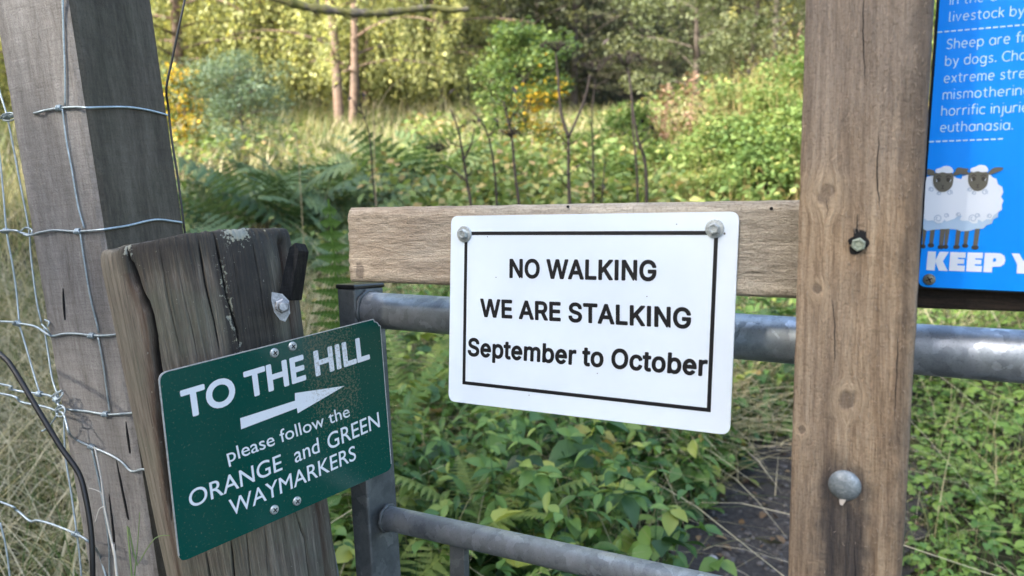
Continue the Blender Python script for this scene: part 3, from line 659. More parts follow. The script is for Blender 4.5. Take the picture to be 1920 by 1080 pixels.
# coach bolt and recessed hex screw
x, z = hit(UF, 1583, 912, -0.003)
mb = MB(); disc_profile(mb, (x, 0.0015, z), [(0.0127, 0.0), (0.0127, -0.0012), (0.0119, -0.0028), (0.0095, -0.0045), (0.006, -0.0056), (0.002, -0.006)], 32)
cb = mb.build('coach_bolt', galv_mat('bolt_galv', (0.20, 0.23, 0.24), (0.36, 0.39, 0.39), 0.52, 160, 0.6), up, None, True)
mb = MB()
x2, z2 = hit(UF, 1579, 943)
vs, fs = hexa([(x2 - 0.002, z2 + 0.003), (x2 + 0.003, z2 + 0.0035), (x2 + 0.0005, z2 - 0.0012), (x2 - 0.0015, z2 - 0.0006)], -0.003, 0.0005); mb.add(vs, fs)
mb.build('wood_chip', simple_mat('chip', (0.55, 0.47, 0.38), 0.8), up)
x, z = hit(UF, 1608, 458)
mb = MB()
hole = [(x + (0.0075 + 0.0014 * math.sin(3 * a + 1)) * math.cos(a), z + (0.0078 + 0.0016 * math.sin(2 * a)) * math.sin(a)) for a in [2 * math.pi * k / 22 for k in range(22)]]
vs = [(hx, -0.0009, hz) for hx, hz in hole]; mb.add(vs, [tuple(range(22))])
q = [(x - 0.003, z + 0.013), (x + 0.001, z + 0.0115), (x + 0.006, z + 0.0105), (x + 0.0062, z + 0.005), (x - 0.003, z + 0.005)]
mb.add([(a, -0.00105, b) for a, b in q], [(0, 1, 2, 3, 4)])
mb.add([(x - 0.0010, -0.0006, z + 0.024), (x - 0.0006, -0.0006, z + 0.024), (x - 0.0003, -0.0006, z + 0.012), (x - 0.0012, -0.0006, z + 0.012)], [(0, 1, 2, 3)])
hl = mb.build('bolt_hole', DARKHOLE, up)
mb = MB(); hex_bolt(mb, (x + 0.0008, -0.0010, z - 0.0003), 0.0056, 0.0035)
mb.build('hex_screw', galv_mat('greenish_zinc', (0.24, 0.27, 0.20), (0.42, 0.46, 0.36), 0.5, 200, 0.7), up)

# ---- blue sign on its dark rail -------------------------------------------
sx = -0.085
BQ = solve_quad([(1757.5, 60.7), (1916.3, 46.7), (1916.3 + sx * 498, 545), (1721.9, 536)], 0.645)
B = frame(BQ[0], BQ[1] - BQ[0], BQ[0] - BQ[3])
BLUE = simple_mat('blue_panel', (0.0, 0.275, 0.92), 0.32, 0, 0.4, 0.02, 10)
PRINT_WHITE = simple_mat('print_white', (0.74, 0.78, 0.82), 0.4)
PRINT_SHADE = simple_mat('print_pale_blue_grey', (0.44, 0.58, 0.72), 0.4)
PRINT_TEXT = simple_mat('print_pale_blue', (0.50, 0.74, 0.88), 0.4)
PRINT_SKIN = simple_mat('print_grey_brown', (0.125, 0.115, 0.085), 0.4)
PRINT_DARK = simple_mat('print_dark_brown', (0.045, 0.038, 0.028), 0.4)
PRINT_CURL = simple_mat('print_grey_curl', (0.42, 0.50, 0.60), 0.4)
DARKTIMBER = wood_mat('dark_stained_timber', (0.010, 0.008, 0.007), (0.020, 0.015, 0.011), (0.045, 0.030, 0.020), 'x', across=60, saw=0.1, bmp=0.5)
bs = root_at('notice_sign', B, 'bright blue livestock notice with two white sheep, right of the brown timber upright', 'sign')
def bl_(px, py): return hit(B, px, py)
top = -330
def ledge(py): return 1757.5 - 35.6 * (py - 60.7) / 475.3
pl = [Vector(bl_(ledge(60), 60)), Vector(bl_(1721.9, 537.5)), Vector(bl_(1916.3, 546.2))]
vx = (pl[2] - pl[1]).normalized(); vz = (pl[0] - pl[1]).normalized()
WB = 0.235
q = [pl[1] + vz * 0.46, pl[1] + vz * 0.46 + vx * WB, pl[1] + vx * WB, pl[1]]
mb = MB(); plate(mb, round_poly([tuple(v) for v in q], 0.006, 5), 0.0, 0.003); mb.build('panel', BLUE, bs)
fb = [q[0] - vx * 0.0025 + vz * 0.002, q[1] + vx * 0.0025 + vz * 0.002, q[2] + vx * 0.0025 - vz * 0.0018, q[3] - vx * 0.0025 - vz * 0.0018]  # black rim behind the panel, coloured as the shadowed gap at its edge
mb = MB(); vs, fs = hexa([tuple(v) for v in fb], 0.0034, 0.010); mb.add(vs, fs); mb.build('gap_shade_backing', simple_mat('gap_shade_black', (0.008, 0.008, 0.009), 0.5), bs)
# stroke letters
def A(cx, cy, rx, ry, a0, a1, n=12):
    return [(cx + rx * math.cos(math.radians(a0 + (a1 - a0) * k / n)), cy + ry * math.sin(math.radians(a0 + (a1 - a0) * k / n))) for k in range(n + 1)]
ARCH = [(0, 6)] + A(3.5, 6.3, 3.5, 3.6, 180, 0) + [(7, 0)]
SS = [(6, 8.7), (4.2, 9.9), (2, 9.6), (0.7, 7.9), (1.6, 6), (3.4, 5.1), (5.2, 4.2), (6, 2.5), (5, .7), (2.9, 0), (0.2, 1.1)]
GL = {'n': (7, [[(0, 10), (0, 0)], ARCH]), 'h': (7, [[(0, 15), (0, 0)], ARCH]),
      'm': (11.6, [[(0, 10), (0, 0)], [(0, 6.5)] + A(2.9, 6.6, 2.9, 3.3, 180, 0) + [(5.8, 0)], [(5.8, 6.5)] + A(8.7, 6.6, 2.9, 3.3, 180, 0) + [(11.6, 0)]]),
      'r': (4.6, [[(0, 10), (0, 0)], A(3.6, 6, 3.6, 3.9, 180, 65)]), 'u': (7, [[(0, 10)] + A(3.5, 3.7, 3.5, 3.6, 180, 360) + [(7, 10)], [(7, 10), (7, 0)]]),
      'o': (8, [A(4, 5, 4, 5, 0, 360, 20)]), 'e': (7.8, [[(0.2, 5.0), (7.7, 5.2)] + A(4, 5, 3.8, 4.9, 3, 310, 18)]),
      'a': (8, [A(4, 5, 4, 5, 0, 360, 20), [(8, 10), (8, 0)]]), 'd': (8, [A(4, 5, 4, 5, 0, 360, 20), [(8, 15), (8, 0)]]),
      'b': (8, [A(4, 5, 4, 5, 0, 360, 20), [(0, 15), (0, 0)]]), 'p': (8, [A(4, 5, 4, 5, 0, 360, 20), [(0, 10), (0, -5)]]),
      'g': (8, [A(4, 5, 4, 5, 0, 360, 20), [(8, 10)] + A(4.2, -1.6, 3.8, 3.2, 0, -150)]), 'c': (7, [A(4.5, 5, 4.5, 5, 50, 310, 16)]),
      's': (6.2, [SS]), 't': (4.8, [[(1.8, 13.3)] + A(4.4, 2.6, 2.6, 2.6, 180, 285, 8), [(-.8, 9.8), (5, 9.8)]]),
      'i': (0, [[(0, 10), (0, 0)], [(0, 13.6), (0, 14.6)]]), 'j': (1.6, [[(1.6, 10)] + A(-.7, -2.4, 2.3, 2.6, 0, -100, 8), [(1.6, 13.6), (1.6, 14.6)]]),
      'l': (2.4, [[(0, 15)] + A(2, 2, 2, 2, 180, 275, 6)]), 'f': (4.6, [A(5, 11.8, 3, 3.2, 75, 180, 8) + [(2, 0)], [(-.4, 9.8), (5, 9.8)]]),
      'k': (6.2, [[(0, 15), (0, 0)], [(6, 10), (0, 4.5)], [(1.9, 6), (6.4, 0)]]), 'v': (7.2, [[(0, 10), (3.6, 0), (7.2, 10)]]),
      'x': (6.6, [[(0, 10), (6.6, 0)], [(6.6, 10), (0, 0)]]), 'y': (7, [[(0, 10), (3.6, 0.3)], [(7.2, 10), (2.4, -3.6), (0.6, -5)]]),
      'S': (8, [[(a * 1.35, b * 1.42) for a, b in SS]]), 'C': (10, [A(6.5, 7.1, 6.3, 7.1, 48, 312, 18)]), 'I': (0, [[(0, 14.2), (0, 0)]]), '.': (0.6, [[(0, 0.2), (0, 1.8)], [(0.6, 0.2), (0.6, 1.8)]])}
def stroke_text(text, p0, pu, u, mbx, y, sub, xe):
    """p0 px of baseline start, pu px of a point along the baseline, u = x-height in metres"""
    a = Vector(bl_(*p0)); b = Vector(bl_(*pu)); d = (b - a).normalized(); nrm = Vector((-d.y, d.x)); s = u / 10
    wsub = sum(5.6 if c == ' ' else GL[c][0] + 3.5 for c in sub) - 3.5
    ye = p0[1] + (pu[1] - p0[1]) * (xe - p0[0]) / (pu[0] - p0[0])
    d = d * ((Vector(bl_(xe, ye)) - a).length / (wsub * s))
    x = 0.0
    for ch in text:
        if ch == ' ': x += 5.6; continue
        w, st = GL[ch]
        for k, line in enumerate(st):
            pts = [a + d * ((x + q[0]) * s) + nrm * (q[1] * s) for q in line]
            vs, fs = tube([(p.x, 0, p.y) for p in pts], s * 0.86, 6)
            vs = [(v[0], y - 0.0001 - 0.00012 * k + v[1] * 0.08, v[2]) for v in vs]
            mbx.add(vs, fs)
        x += w + 3.5
for text, p0, pu, xh, sub, xe in (('In the a', (1781.5, 9.2), (1844, 3.2), 0.0051, 'In the', 1844.3), ('livestock by', (1780, 40.5), (1900, 30.0), 0.0053, 'livestock b', 1904.6),
                         ('Sheep are fr', (1774.5, 92.3), (1895, 81.0), 0.0055, 'Sheep are f', 1911.7), ('by dogs. Chas', (1772.5, 123.4), (1895, 114.0), 0.0054, 'by dogs. Ch', 1907),
                         ('extreme stress', (1770.0, 155.5), (1898, 147.5), 0.0055, 'extreme str', 1906), ('mismothering', (1768.0, 186.5), (1900, 179.0), 0.0055, 'mismotherin', 1914.3),
                         ('horrific injuries', (1765.5, 217.0), (1905, 210.5), 0.0055, 'horrific inju', 1894.8), ('euthanasia.', (1763.0, 247.5), (1895, 243.0), 0.0055, 'euthanasia', 1892)):
    mb = MB(); stroke_text(text, p0, pu, xh, mb, -0.0002, sub, xe); mb.build('lettering', PRINT_TEXT, bs)
for (a, b, n) in (((1757.8, 60.6), (1916.3, 46.9), 12), ((1742.3, 265.9), (1884.4, 260.2), 11)):
    mb = MB(); pa = Vector(bl_(*a)); pb = Vector(bl_(*b)); d = (pb - pa); step = d / n; u = step.normalized(); nr = Vector((-u.y, u.x)) * 0.0006
    for k in range(n if n == 11 else 17):
        s0 = pa + step * k; s1 = s0 + step * 0.72
        if (s1 - pa).length > WB - 0.01: break
        flat(mb, [tuple(s0 - nr), tuple(s1 - nr), tuple(s1 + nr), tuple(s0 + nr)], -0.0003)
    mb.build('dashed_line', PRINT_TEXT, bs)
def zp(pts, k=0.17590, ox=1720, oy=290): return [bl_(ox + x * k, oy + y * k) for x, y in pts]
def smooth2(pts, sub=4):
    n = len(pts); out = []
    for i in range(n):
        p0, p1, p2, p3 = [Vector((*pts[(i + o) % n], 0)) for o in (-1, 0, 1, 2)]
        for k in range(sub):
            t = k / sub
            q = 0.5 * ((2 * p1) + (p2 - p0) * t + (2 * p0 - 5 * p1 + 4 * p2 - p3) * t * t + (3 * p1 - p0 - 3 * p2 + p3) * t ** 3)
            out.append((q.x, q.y))
    return out
mb = MB()     # 0 white 1 shade 2 skin 3 dark 4 curl
def poly(pts, lay, mi): flat(mb, zp(pts), -0.0002 - 0.00012 * lay, mi)
def leg(x0, x1, y0, xb0, xb1, yb_, lay):
    poly([(x0, y0), (x1, y0), (xb1, yb_ - 30), (xb0, yb_ - 30)], lay, 2)
    poly(smooth2([(xb0 - 8, yb_ - 35), (xb1 + 6, yb_ - 35), (xb1 + 9, yb_ - 6), ((xb0 + xb1) / 2, yb_ + 4), (xb0 - 10, yb_ - 6)], 3), lay + 0.4, 3)
leg(140, 192, 780, 126, 166, 985, 0); leg(300, 350, 770, 285, 318, 1000, 0); leg(505, 558, 780, 492, 530, 990, 0)
leg(58, 108, 745, 54, 76, 995, 1); leg(248, 305, 740, 232, 275, 1003, 1); leg(422, 474, 740, 398, 440, 1003, 1); leg(622, 676, 740, 592, 640, 1008, 1)
body = [(90, 290), (100, 240), (150, 225), (300, 240), (380, 225), (420, 250), (470, 262), (480, 230), (540, 215), (700, 215), (780, 215), (800, 240), (845, 260), (858, 315), (905, 345), (916, 400), (892, 450),
        (920, 490), (900, 535), (903, 585), (862, 615), (858, 665), (810, 690), (795, 735), (740, 752), (700, 790), (630, 790), (560, 812), (470, 818), (420, 798), (330, 790), (180, 800), (100, 812), (62, 790), (66, 700), (78, 500)]
poly(body, 3, 1)
fleece = [(90, 290), (100, 240), (150, 225), (300, 240), (380, 225), (420, 250), (470, 262), (480, 230), (540, 215), (700, 215), (780, 215), (800, 240), (845, 260), (858, 315), (905, 345), (916, 400), (892, 450),
          (920, 490), (900, 535), (903, 585), (862, 612), (820, 640), (785, 690), (735, 690), (690, 718), (650, 690), (640, 730), (590, 735), (545, 705), (480, 705), (450, 690), (478, 650), (430, 655), (400, 680), (310, 715), (290, 690), (265, 728), (215, 735), (170, 700), (110, 705), (70, 680), (78, 500)]
poly(fleece, 5, 0)
def curl(cx, cy, r, s=1, turns=1.3):
    pts = [(cx + s * r * (1 - 0.6 * t) * math.cos(2.6 + t * turns * 6.28), cy + r * (1 - 0.6 * t) * math.sin(2.6 + t * turns * 6.28)) for t in [k / 18 for k in range(19)]]
    L_ = [(p[0] - 4, p[1]) for p in pts] + [(p[0] + 4, p[1] + 3) for p in reversed(pts)]
    for i in range(len(pts) - 1):
        a, b = pts[i], pts[i + 1]; nx_, ny_ = -(b[1] - a[1]), b[0] - a[0]; l = math.hypot(nx_, ny_) + 1e-6; nx_ *= 4.5 / l; ny_ *= 4.5 / l
        poly([(a[0] - nx_, a[1] - ny_), (b[0] - nx_, b[1] - ny_), (b[0] + nx_, b[1] + ny_), (a[0] + nx_, a[1] + ny_)], 6 + 0.1 * (i % 2), 4)
for cx, cy, r, s in ((222, 680, 42, 1), (592, 680, 44, 1), (345, 405, 30, -1), (718, 400, 32, -1), (150, 372, 28, 1), (232, 415, 22, 1), (605, 410, 22, 1), (560, 375, 24, 1), (310, 650, 26, -1), (640, 650, 26, -1), (770, 655, 26, 1), (440, 640, 24, 1)):
    curl(cx, cy, r, s)
for ox, oy, wide in ((0, 0, 1), (372, -10, 1)):
    def h(pts): return [(x + ox, y + oy) for x, y in pts]
    poly(smooth2(h([(185, 215), (120, 155), (60, 150), (35, 180), (80, 212), (150, 225)]), 4) if ox else h([(195, 225), (175, 165), (108, 150), (105, 215), (150, 222)]), 7, 2)
    poly(smooth2(h([(380, 212), (420, 165), (470, 145), (540, 150), (530, 175), (470, 200), (400, 225)]), 4), 7.5, 2)
    poly(smooth2(h([(190, 200), (275, 185), (375, 200), (384, 270), (365, 345), (310, 390), (265, 397), (225, 385), (180, 330), (170, 260)]), 5), 8.5, 2)
    poly(smooth2(h([(192, 185), (205, 155), (250, 140), (290, 122), (345, 125), (378, 155), (378, 190), (320, 198), (270, 188), (225, 198)]), 4), 9.5, 0)
    for ex, tx in ((228, 200), (332, 360)):
        poly(h([(tx, 265), (ex, 258), (ex, 285), (tx + (5 if tx < ex else -5), 290)]), 10, 0)
        poly(h([(ex + 22 * math.cos(a), 268 + 24 * math.sin(a)) for a in [k * 0.3927 for k in range(16)]]), 10.5, 3)
        poly(h([(ex - 30, 236), (ex, 218), (ex + 30, 232), (ex + 28, 242), (ex, 228), (ex - 28, 246)]), 10, 3)
    poly(h([(250, 320), (270, 332), (292, 318), (275, 342), (274, 356), (295, 362), (272, 366), (248, 362), (266, 356), (267, 342)]), 10, 3)
mb.build('sheep_print', [PRINT_WHITE, PRINT_SHADE, PRINT_SKIN, PRINT_DARK, PRINT_CURL], bs)
mb = MB()
def blk(pts, k=1 / 6.0, ox=1700, oy=440): flat(mb, [bl_(ox + x * k, oy + y * k) for x, y in pts], -0.0003)
blk([(240, 187), (330, 190), (325, 285), (372, 192), (475, 194), (408, 298), (462, 408), (362, 405), (324, 310), (316, 403), (220, 398)])
blk([(492, 195), (665, 199), (662, 262), (578, 259), (575, 275), (650, 278), (645, 330), (572, 327), (570, 345), (655, 348), (650, 413), (475, 407)])
blk([(687, 200), (860, 204), (855, 268), (772, 265), (770, 281), (843, 284), (838, 334), (768, 331), (766, 350), (848, 353), (842, 419), (668, 413)])
blk([(880, 205), (1000, 207), (1060, 212), (1100, 240), (1112, 285), (1098, 330), (1055, 358), (965, 362), (958, 425), (862, 420)])
blk([(1180, 211), (1268, 213), (1290, 255), (1318, 300), (1345, 250), (1365, 214), (1460, 216), (1360, 345), (1355, 440), (1236, 436), (1245, 335)])
mb.build('lettering', PRINT_WHITE, bs)
mb = MB(); flat(mb, [bl_(1700 + x / 6, 440 + y / 6) for x, y in ((975, 268), (985, 262), (1003, 266), (1008, 285), (1000, 302), (970, 306))], -0.00045); mb.build('letter_counter', BLUE, bs)
mb = MB(); x, z = bl_(1742.4, 524); screw(mb, (x, 0.0, z), 0.0049); mb.build('screw', [galv_mat('brass_tinted', (0.20, 0.19, 0.14), (0.34, 0.33, 0.27), 0.4, 200, 0.8), DARKHOLE], bs)
# rail carrying the blue sign
yr = 0.012
rq = [Vector(hit(B, 1712, 537, yr)), Vector(hit(B, 1712, 577.5, yr)), Vector(hit(B, 1920, 585, yr))]
rv = (rq[2] - rq[1]).normalized(); ru = (rq[0] - rq[1]).normalized()
q = [rq[1] + ru * 0.026, rq[1] + ru * 0.026 + rv * 0.31, rq[1] + rv * 0.31, rq[1]]
q = [q[0] - rv * 0.02, q[1], q[2], q[3] - rv * 0.02]
mb = MB(); vs, fs = hexa([tuple(v) for v in q], yr, yr + 0.03); mb.add(vs, fs); me = mb.mesh('sign_rail'); bevel_mesh(me, 0.002)
link_mesh('rail', me, DARKTIMBER, bs)
q2 = [q[1] + ru * 0.50 - rv * 0.085, q[1] + ru * 0.50 - rv * 0.025, q[1] - ru * 1.35 - rv * 0.025, q[1] - ru * 1.35 - rv * 0.085]
mb = MB(); vs, fs = hexa([tuple(v) for v in q2], yr + 0.031, yr + 0.085); mb.add(vs, fs); me = mb.mesh('stake'); bevel_mesh(me, 0.003)
link_mesh('stake', me, DARKTIMBER, bs)

# ---- galvanised gate ------------------------------------------------------
GALV = galv_mat('galvanised_steel', (0.25, 0.28, 0.305), (0.60, 0.65, 0.70), 0.42, 34, 0.72)
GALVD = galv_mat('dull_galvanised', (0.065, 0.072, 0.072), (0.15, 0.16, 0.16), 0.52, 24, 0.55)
BLACKPL = simple_mat('black_plastic', (0.010, 0.010, 0.011), 0.3)
# the stile's near corner runs through the pixels (664,540) and (700,1080)
def onW(px, py, y): x, z = hit(W, px, py, y); return Vector((x, y, z))
yt = 0.070                              # tube axis behind the sign's face
s0 = onW(664, 541, yt - 0.026); s1 = onW(699, 1080, yt - 0.026)
gt = root_at('field_gate', W, 'galvanised steel tube gate with flat uprights, closed behind the white sign', 'gate')
def stile_box(p0, p1, wl, dp):
    a = [p0 + Vector((-wl, 0, 0)), p0, p0 + Vector((0.004, dp, 0)), p0 + Vector((-wl, dp, 0))]
    b = [p1 + Vector((-wl, 0, 0)), p1, p1 + Vector((0.004, dp, 0)), p1 + Vector((-wl, dp, 0))]
    return a + b, [(0, 1, 2, 3), (7, 6, 5, 4), (0, 4, 5, 1), (1, 5, 6, 2), (2, 6, 7, 3), (3, 7, 4, 0)]
sd = (s1 - s0).normalized()
s_end = s0 + sd * 1.12
mb = MB(); vs, fs = stile_box(s0, s_end, 0.030, 0.056); mb.add(vs, fs); me = mb.mesh('stile'); bevel_mesh(me, 0.004, 3)
link_mesh('stile', me, GALVD, gt)
mb = MB(); vs, fs = stile_box(s0 + Vector((0.0012, -0.0012, 0.0050)), s0 + Vector((0.0012, -0.0012, -0.0015)), 0.0324, 0.0584); mb.add(vs, fs); me = mb.mesh('end_cap'); bevel_mesh(me, 0.0022, 2)
link_mesh('end_cap', me, BLACKPL, gt)
def rail(pa, pb, r, yax, name, ext=0.0, start=None):
    a = onW(*pa, yax); b = onW(*pb, yax); d = (b - a).normalized()
    if start is not None: a = a + d * ((start - a.x) / d.x)
    b = b + d * ext
    vs, fs = tube([a, b], r, 40)
    mb = MB(); mb.add(vs, fs); o = mb.build(name, GALV, gt)
    me = o.data
    for p in me.polygons: p.use_smooth = len(p.vertices) == 4
    # weld bead at the stile
    mb = MB(); ringp = []
    for k in range(25):
        an = 2 * math.pi * k / 24
        ringp.append(a + Vector((0.0025 + 0.0006 * math.sin(7 * an), math.cos(an) * (r + 0.001), math.sin(an) * (r + 0.001))))
    vs, fs = tube(ringp, [0.0026 + 0.0009 * math.sin(k * 2.1) for k in range(25)], 8); mb.add(vs, fs)
    mb.build('weld', GALVD, o, None, True)
    return a, b, d
ra, rb, rd = rail((840, 591.5), (1719, 654.5), 0.0236, yt, 'top_rail', 0.85, s0.x + 0.001)
sx2 = onW(699, 965, yt - 0.026).x + 0.002
la, lb, ld = rail((742, 974.5), (1319, 1102.0), 0.0160, yt, 'lower_rail', 1.2, sx2)
# rails under the picture's lower edge keep the same pitch
for k, dz in enumerate((0.18, 0.38)):
    a = la + Vector((0.004 * k, 0, -dz)); b = lb + Vector((0, 0, -dz))
    vs, fs = tube([a, b], 0.0160, 28); mb = MB(); mb.add(vs, fs); o = mb.build('lower_rail', GALV, gt)
# short flat upright under the lower rail
f0 = onW(858, 1018, yt); f0.z += 0.004
mb = MB(); vs, fs = hexa([(f0.x - 0.0085, f0.z), (f0.x + 0.0135, f0.z - 0.004), (f0.x + 0.018, f0.z - 0.62), (f0.x - 0.004, f0.z - 0.62)], yt - 0.006, yt + 0.006); mb.add(vs, fs)
me = mb.mesh('brace'); bevel_mesh(me, 0.0012); link_mesh('flat_brace', me, GALVD, gt)
# far stile at the latch side, out of the frame
e0 = rb + Vector((0.02, 0, 0.028)); e1 = Vector((lb.x + 0.02, yt, s_end.z))
mb = MB(); vs, fs = tube([Vector((rb.x, yt, rb.z + 0.03)), Vector((rb.x + 0.02, yt, s_end.z))], 0.024, 20); mb.add(vs, fs); mb.build('stile', GALVD, gt)

# ---- round gate post ------------------------------------------------------
GQ = solve_quad([(296, 700), (712.5, 595), (735, 880), (336, 1056)], 0.757)
G = frame(GQ[0], GQ[1] - GQ[0], GQ[0] - GQ[3])
PC0 = P(371, 445, 0.945); PC1 = P(477, 1060, 0.99)
PZ = (PC0 - PC1).normalized()
PX_ = (camvec(1, 0, 0) - PZ * camvec(1, 0, 0).dot(PZ)).normalized()
RP = frame_z(PC0, PX_, PZ)                 # local origin = centre of the top, z up the post
R0 = 0.1075
def on_post(px, py):
    """(theta, z) on the post's surface for a pixel"""
    Fi = RP.inverted(); o = Fi @ EYEV; d = (Fi.to_3x3() @ ray(px, py))
    a = d.x ** 2 + d.y ** 2; b = 2 * (o.x * d.x + o.y * d.y); c = o.x ** 2 + o.y ** 2 - R0 ** 2
    disc = b * b - 4 * a * c
    if disc < 0: disc = 0
    t = (-b - math.sqrt(disc)) / (2 * a)
    q = o + d * t
    return math.atan2(q.x, -q.y), q.z
cracks = [  # pixel path, half-width (m), depth (m)
    ([(236, 470), (247, 500), (263, 547), (280, 591), (287, 630), (291, 690), (296, 760), (304, 860), (312, 980)], 0.0048, 0.013),
    ([(402, 440), (416, 502), (427, 558), (447, 619), (452, 655)], 0.0011, 0.006),
    ([(372, 452), (385, 535), (402, 602), (414, 668)], 0.0009, 0.005),
    ([(297, 455), (313, 560), (324, 610), (342, 680)], 0.0006, 0.003),
    ([(344, 555), (358, 616), (370, 676)], 0.0006, 0.003),
    ([(330, 470), (345, 560), (352, 600)], 0.0005, 0.002),
    ([(474, 450), (488, 519), (498, 585), (506, 640)], 0.0007, 0.003),
    ([(436, 470), (452, 560), (466, 640)], 0.0005, 0.002),
    ([(430, 1010), (436, 1080), (442, 1150)], 0.0009, 0.005), ([(462, 990), (470, 1090), (474, 1180)], 0.0006, 0.003),
    ([(560, 960), (580, 1010), (590, 1080), (600, 1150)], 0.0012, 0.007), ([(500, 980), (506, 1100)], 0.0005, 0.002),
    ([(380, 1040), (392, 1130)], 0.001, 0.006)]
CR = []
for path, w, dp in cracks:
    tz = [on_post(*p) for p in path]
    tz.sort(key=lambda q: q[1]); CR.append((np.array([q[1] for q in tz]), np.array([q[0] for q in tz]), w, dp))
NZ = 300
ths = np.concatenate([np.linspace(-math.pi, -1.75, 30, endpoint=False), np.linspace(-1.75, 1.75, 620, endpoint=False), np.linspace(1.75, math.pi, 30, endpoint=False)])
zs = np.concatenate([np.linspace(0.0, -0.62, NZ), np.linspace(-0.66, -1.5, 14)])
TH, ZZ = np.meshgrid(ths, zs)
rad = np.full(TH.shape, R0)
nz1 = np.array([[mnoise.noise(Vector((math.cos(t) * 2.2, math.sin(t) * 2.2, z * 2.0))) for t in ths] for z in zs[::6]])
nz1 = np.repeat(nz1, 6, 0)[:len(zs)]
nz2 = np.array([[mnoise.noise(Vector((t * 26, z * 6, 3.3))) for t in ths] for z in zs])
nz3 = np.array([[mnoise.noise(Vector((t * 75, z * 16, 7.7))) for t in ths] for z in zs])
rad += nz1 * 0.0030 + nz2 * 0.0005 + nz3 * 0.0010
rad += -0.021 * np.clip(-ZZ, 0, 0.6)
crk = np.zeros(TH.shape)
for zz, tt, w, dp in CR:
    c = np.interp(ZZ, zz, tt) + 0.01 * nz1
    inside = ((ZZ > zz[0] - 0.004) & (ZZ < zz[-1] + 0.004)).astype(float)
    tap = np.clip(np.minimum(ZZ - zz[0], zz[-1] - ZZ) / 0.03 + 0.25, 0.15, 1)
    ww = w * tap * (1 + 0.5 * nz2)
    g = np.exp(-np.abs((TH - c) * R0 / np.maximum(ww, 1e-5)) ** (6 if w > 0.004 else 2)) * inside
    rad -= g * dp * tap; crk = np.maximum(crk, g * min(1, dp / 0.005))
# the split slab at the left sits a little proud, the right flank is broken away
tL, _ = on_post(250, 560)
slab = 1 / (1 + np.exp((TH - np.interp(ZZ, CR[0][0], CR[0][1])) * 60))
rad += slab * 0.001 * np.clip((TH + 1.9) * 3, 0, 1)
tR, zR0 = on_post(533, 470); _, zR1 = on_post(540, 640)
cav = np.exp(-((TH - tR - 0.05) / 0.09) ** 2) * (1 / (1 + np.exp((ZZ - (zR0 + 0.012)) * 300)))
rad -= cav * 0.016 * (1 + 0.35 * nz2)
# worn top edge with chips
edge = np.exp(ZZ / 0.006)
rad -= edge * (0.004 + 0.003 * nz2)
chip = np.exp(-((TH - tR + 0.22) / 0.22) ** 2) * np.exp(ZZ / 0.02); rad -= chip * 0.008 * (1 + nz2)
X = np.sin(TH) * rad; Y = -np.cos(TH) * rad; Z = ZZ.copy()
lift = np.exp(ZZ / 0.03) * (0.004 * np.sin(TH * 2 + 0.6) + 0.002 * nz2 + 0.003 * nz1)
Z += lift
V = np.stack([X, Y, Z], -1).reshape(-1, 3)
nr, nc = TH.shape
ii, jj = np.meshgrid(np.arange(nr - 1), np.arange(nc), indexing='ij'); j2 = (jj + 1) % nc
Fq = np.stack([ii * nc + jj, (ii + 1) * nc + jj, (ii + 1) * nc + j2, ii * nc + j2], -1).reshape(-1, 4)
# end grain: rings towards the centre
vt = [V]; ft = [Fq]; base = 0; prev = np.arange(nc)
cnt = len(V)
for k, f in enumerate((0.94, 0.8, 0.6, 0.4, 0.2, 0.04)):
    ring = V[:nc].copy(); ring[:, :2] *= f
    ring[:, 2] = V[:nc, 2] * f + 0.004 * (1 - f) + np.array([mnoise.noise(Vector((ring[i, 0] * 60, ring[i, 1] * 60, 1.1))) for i in range(nc)]) * 0.0025
    vt.append(ring); cur = np.arange(cnt, cnt + nc); cnt += nc
    a = np.arange(nc); b2 = (a + 1) % nc
    ft.append(np.stack([prev[a], prev[b2], cur[b2], cur[a]], -1)); prev = cur
me = mesh_np('gate_post', np.concatenate(vt), np.concatenate(ft))
npnt = len(me.vertices)
at = me.attributes.new('crack', 'FLOAT', 'POINT'); arr = np.zeros(npnt, dtype=np.float32); arr[:nr * nc] = crk.ravel(); at.data.foreach_set('value', arr)
# tar-black weather stain: a rim under the top and a broad streak on the right
tA, _ = on_post(405, 520); tB, _ = on_post(500, 560)
rim = np.clip(1.3 - (-ZZ) / (0.030 + 0.016 * nz1 + 0.016 * nz2), 0, 1) ** 0.5
streak = np.clip((TH - (tA - 0.01)) * 22, 0, 1) * np.clip(((tB + 0.16) - TH) * 8, 0, 1) * np.clip(1.15 + ZZ / 0.30 + 0.3 * nz1, 0, 1)
st = np.clip(np.maximum(rim * np.clip((TH + 0.75) * 3, 0, 1), streak * (1.6 + 0.8 * nz2)), 0, 1)
at = me.attributes.new('stain', 'FLOAT', 'POINT'); arr = np.zeros(npnt, dtype=np.float32); arr[:nr * nc] = st.ravel(); arr[nr * nc:] = 0.55; at.data.foreach_set('value', arr)
tl1, zl1 = on_post(447, 438); tl2, zl2 = on_post(438, 560)
lich = np.exp(-((TH - tl1) / 0.16) ** 2) * np.exp(-((ZZ - zl1) / 0.013) ** 2) * 0.95 + np.exp(-((TH - (tA + 0.06 + (-ZZ) * 0.25)) / 0.055) ** 2) * np.clip(-ZZ / 0.05, 0, 1) * np.clip((0.20 + ZZ) * 10, 0, 1) * 0.52
tk, zk = on_post(236, 462)
knot = np.exp(-(((TH - tk) * R0) / 0.0075) ** 2 - ((ZZ - zk) / 0.012) ** 2)
lich = np.clip(np.maximum(lich, knot * 0.9) + 0.12, 0, 1)
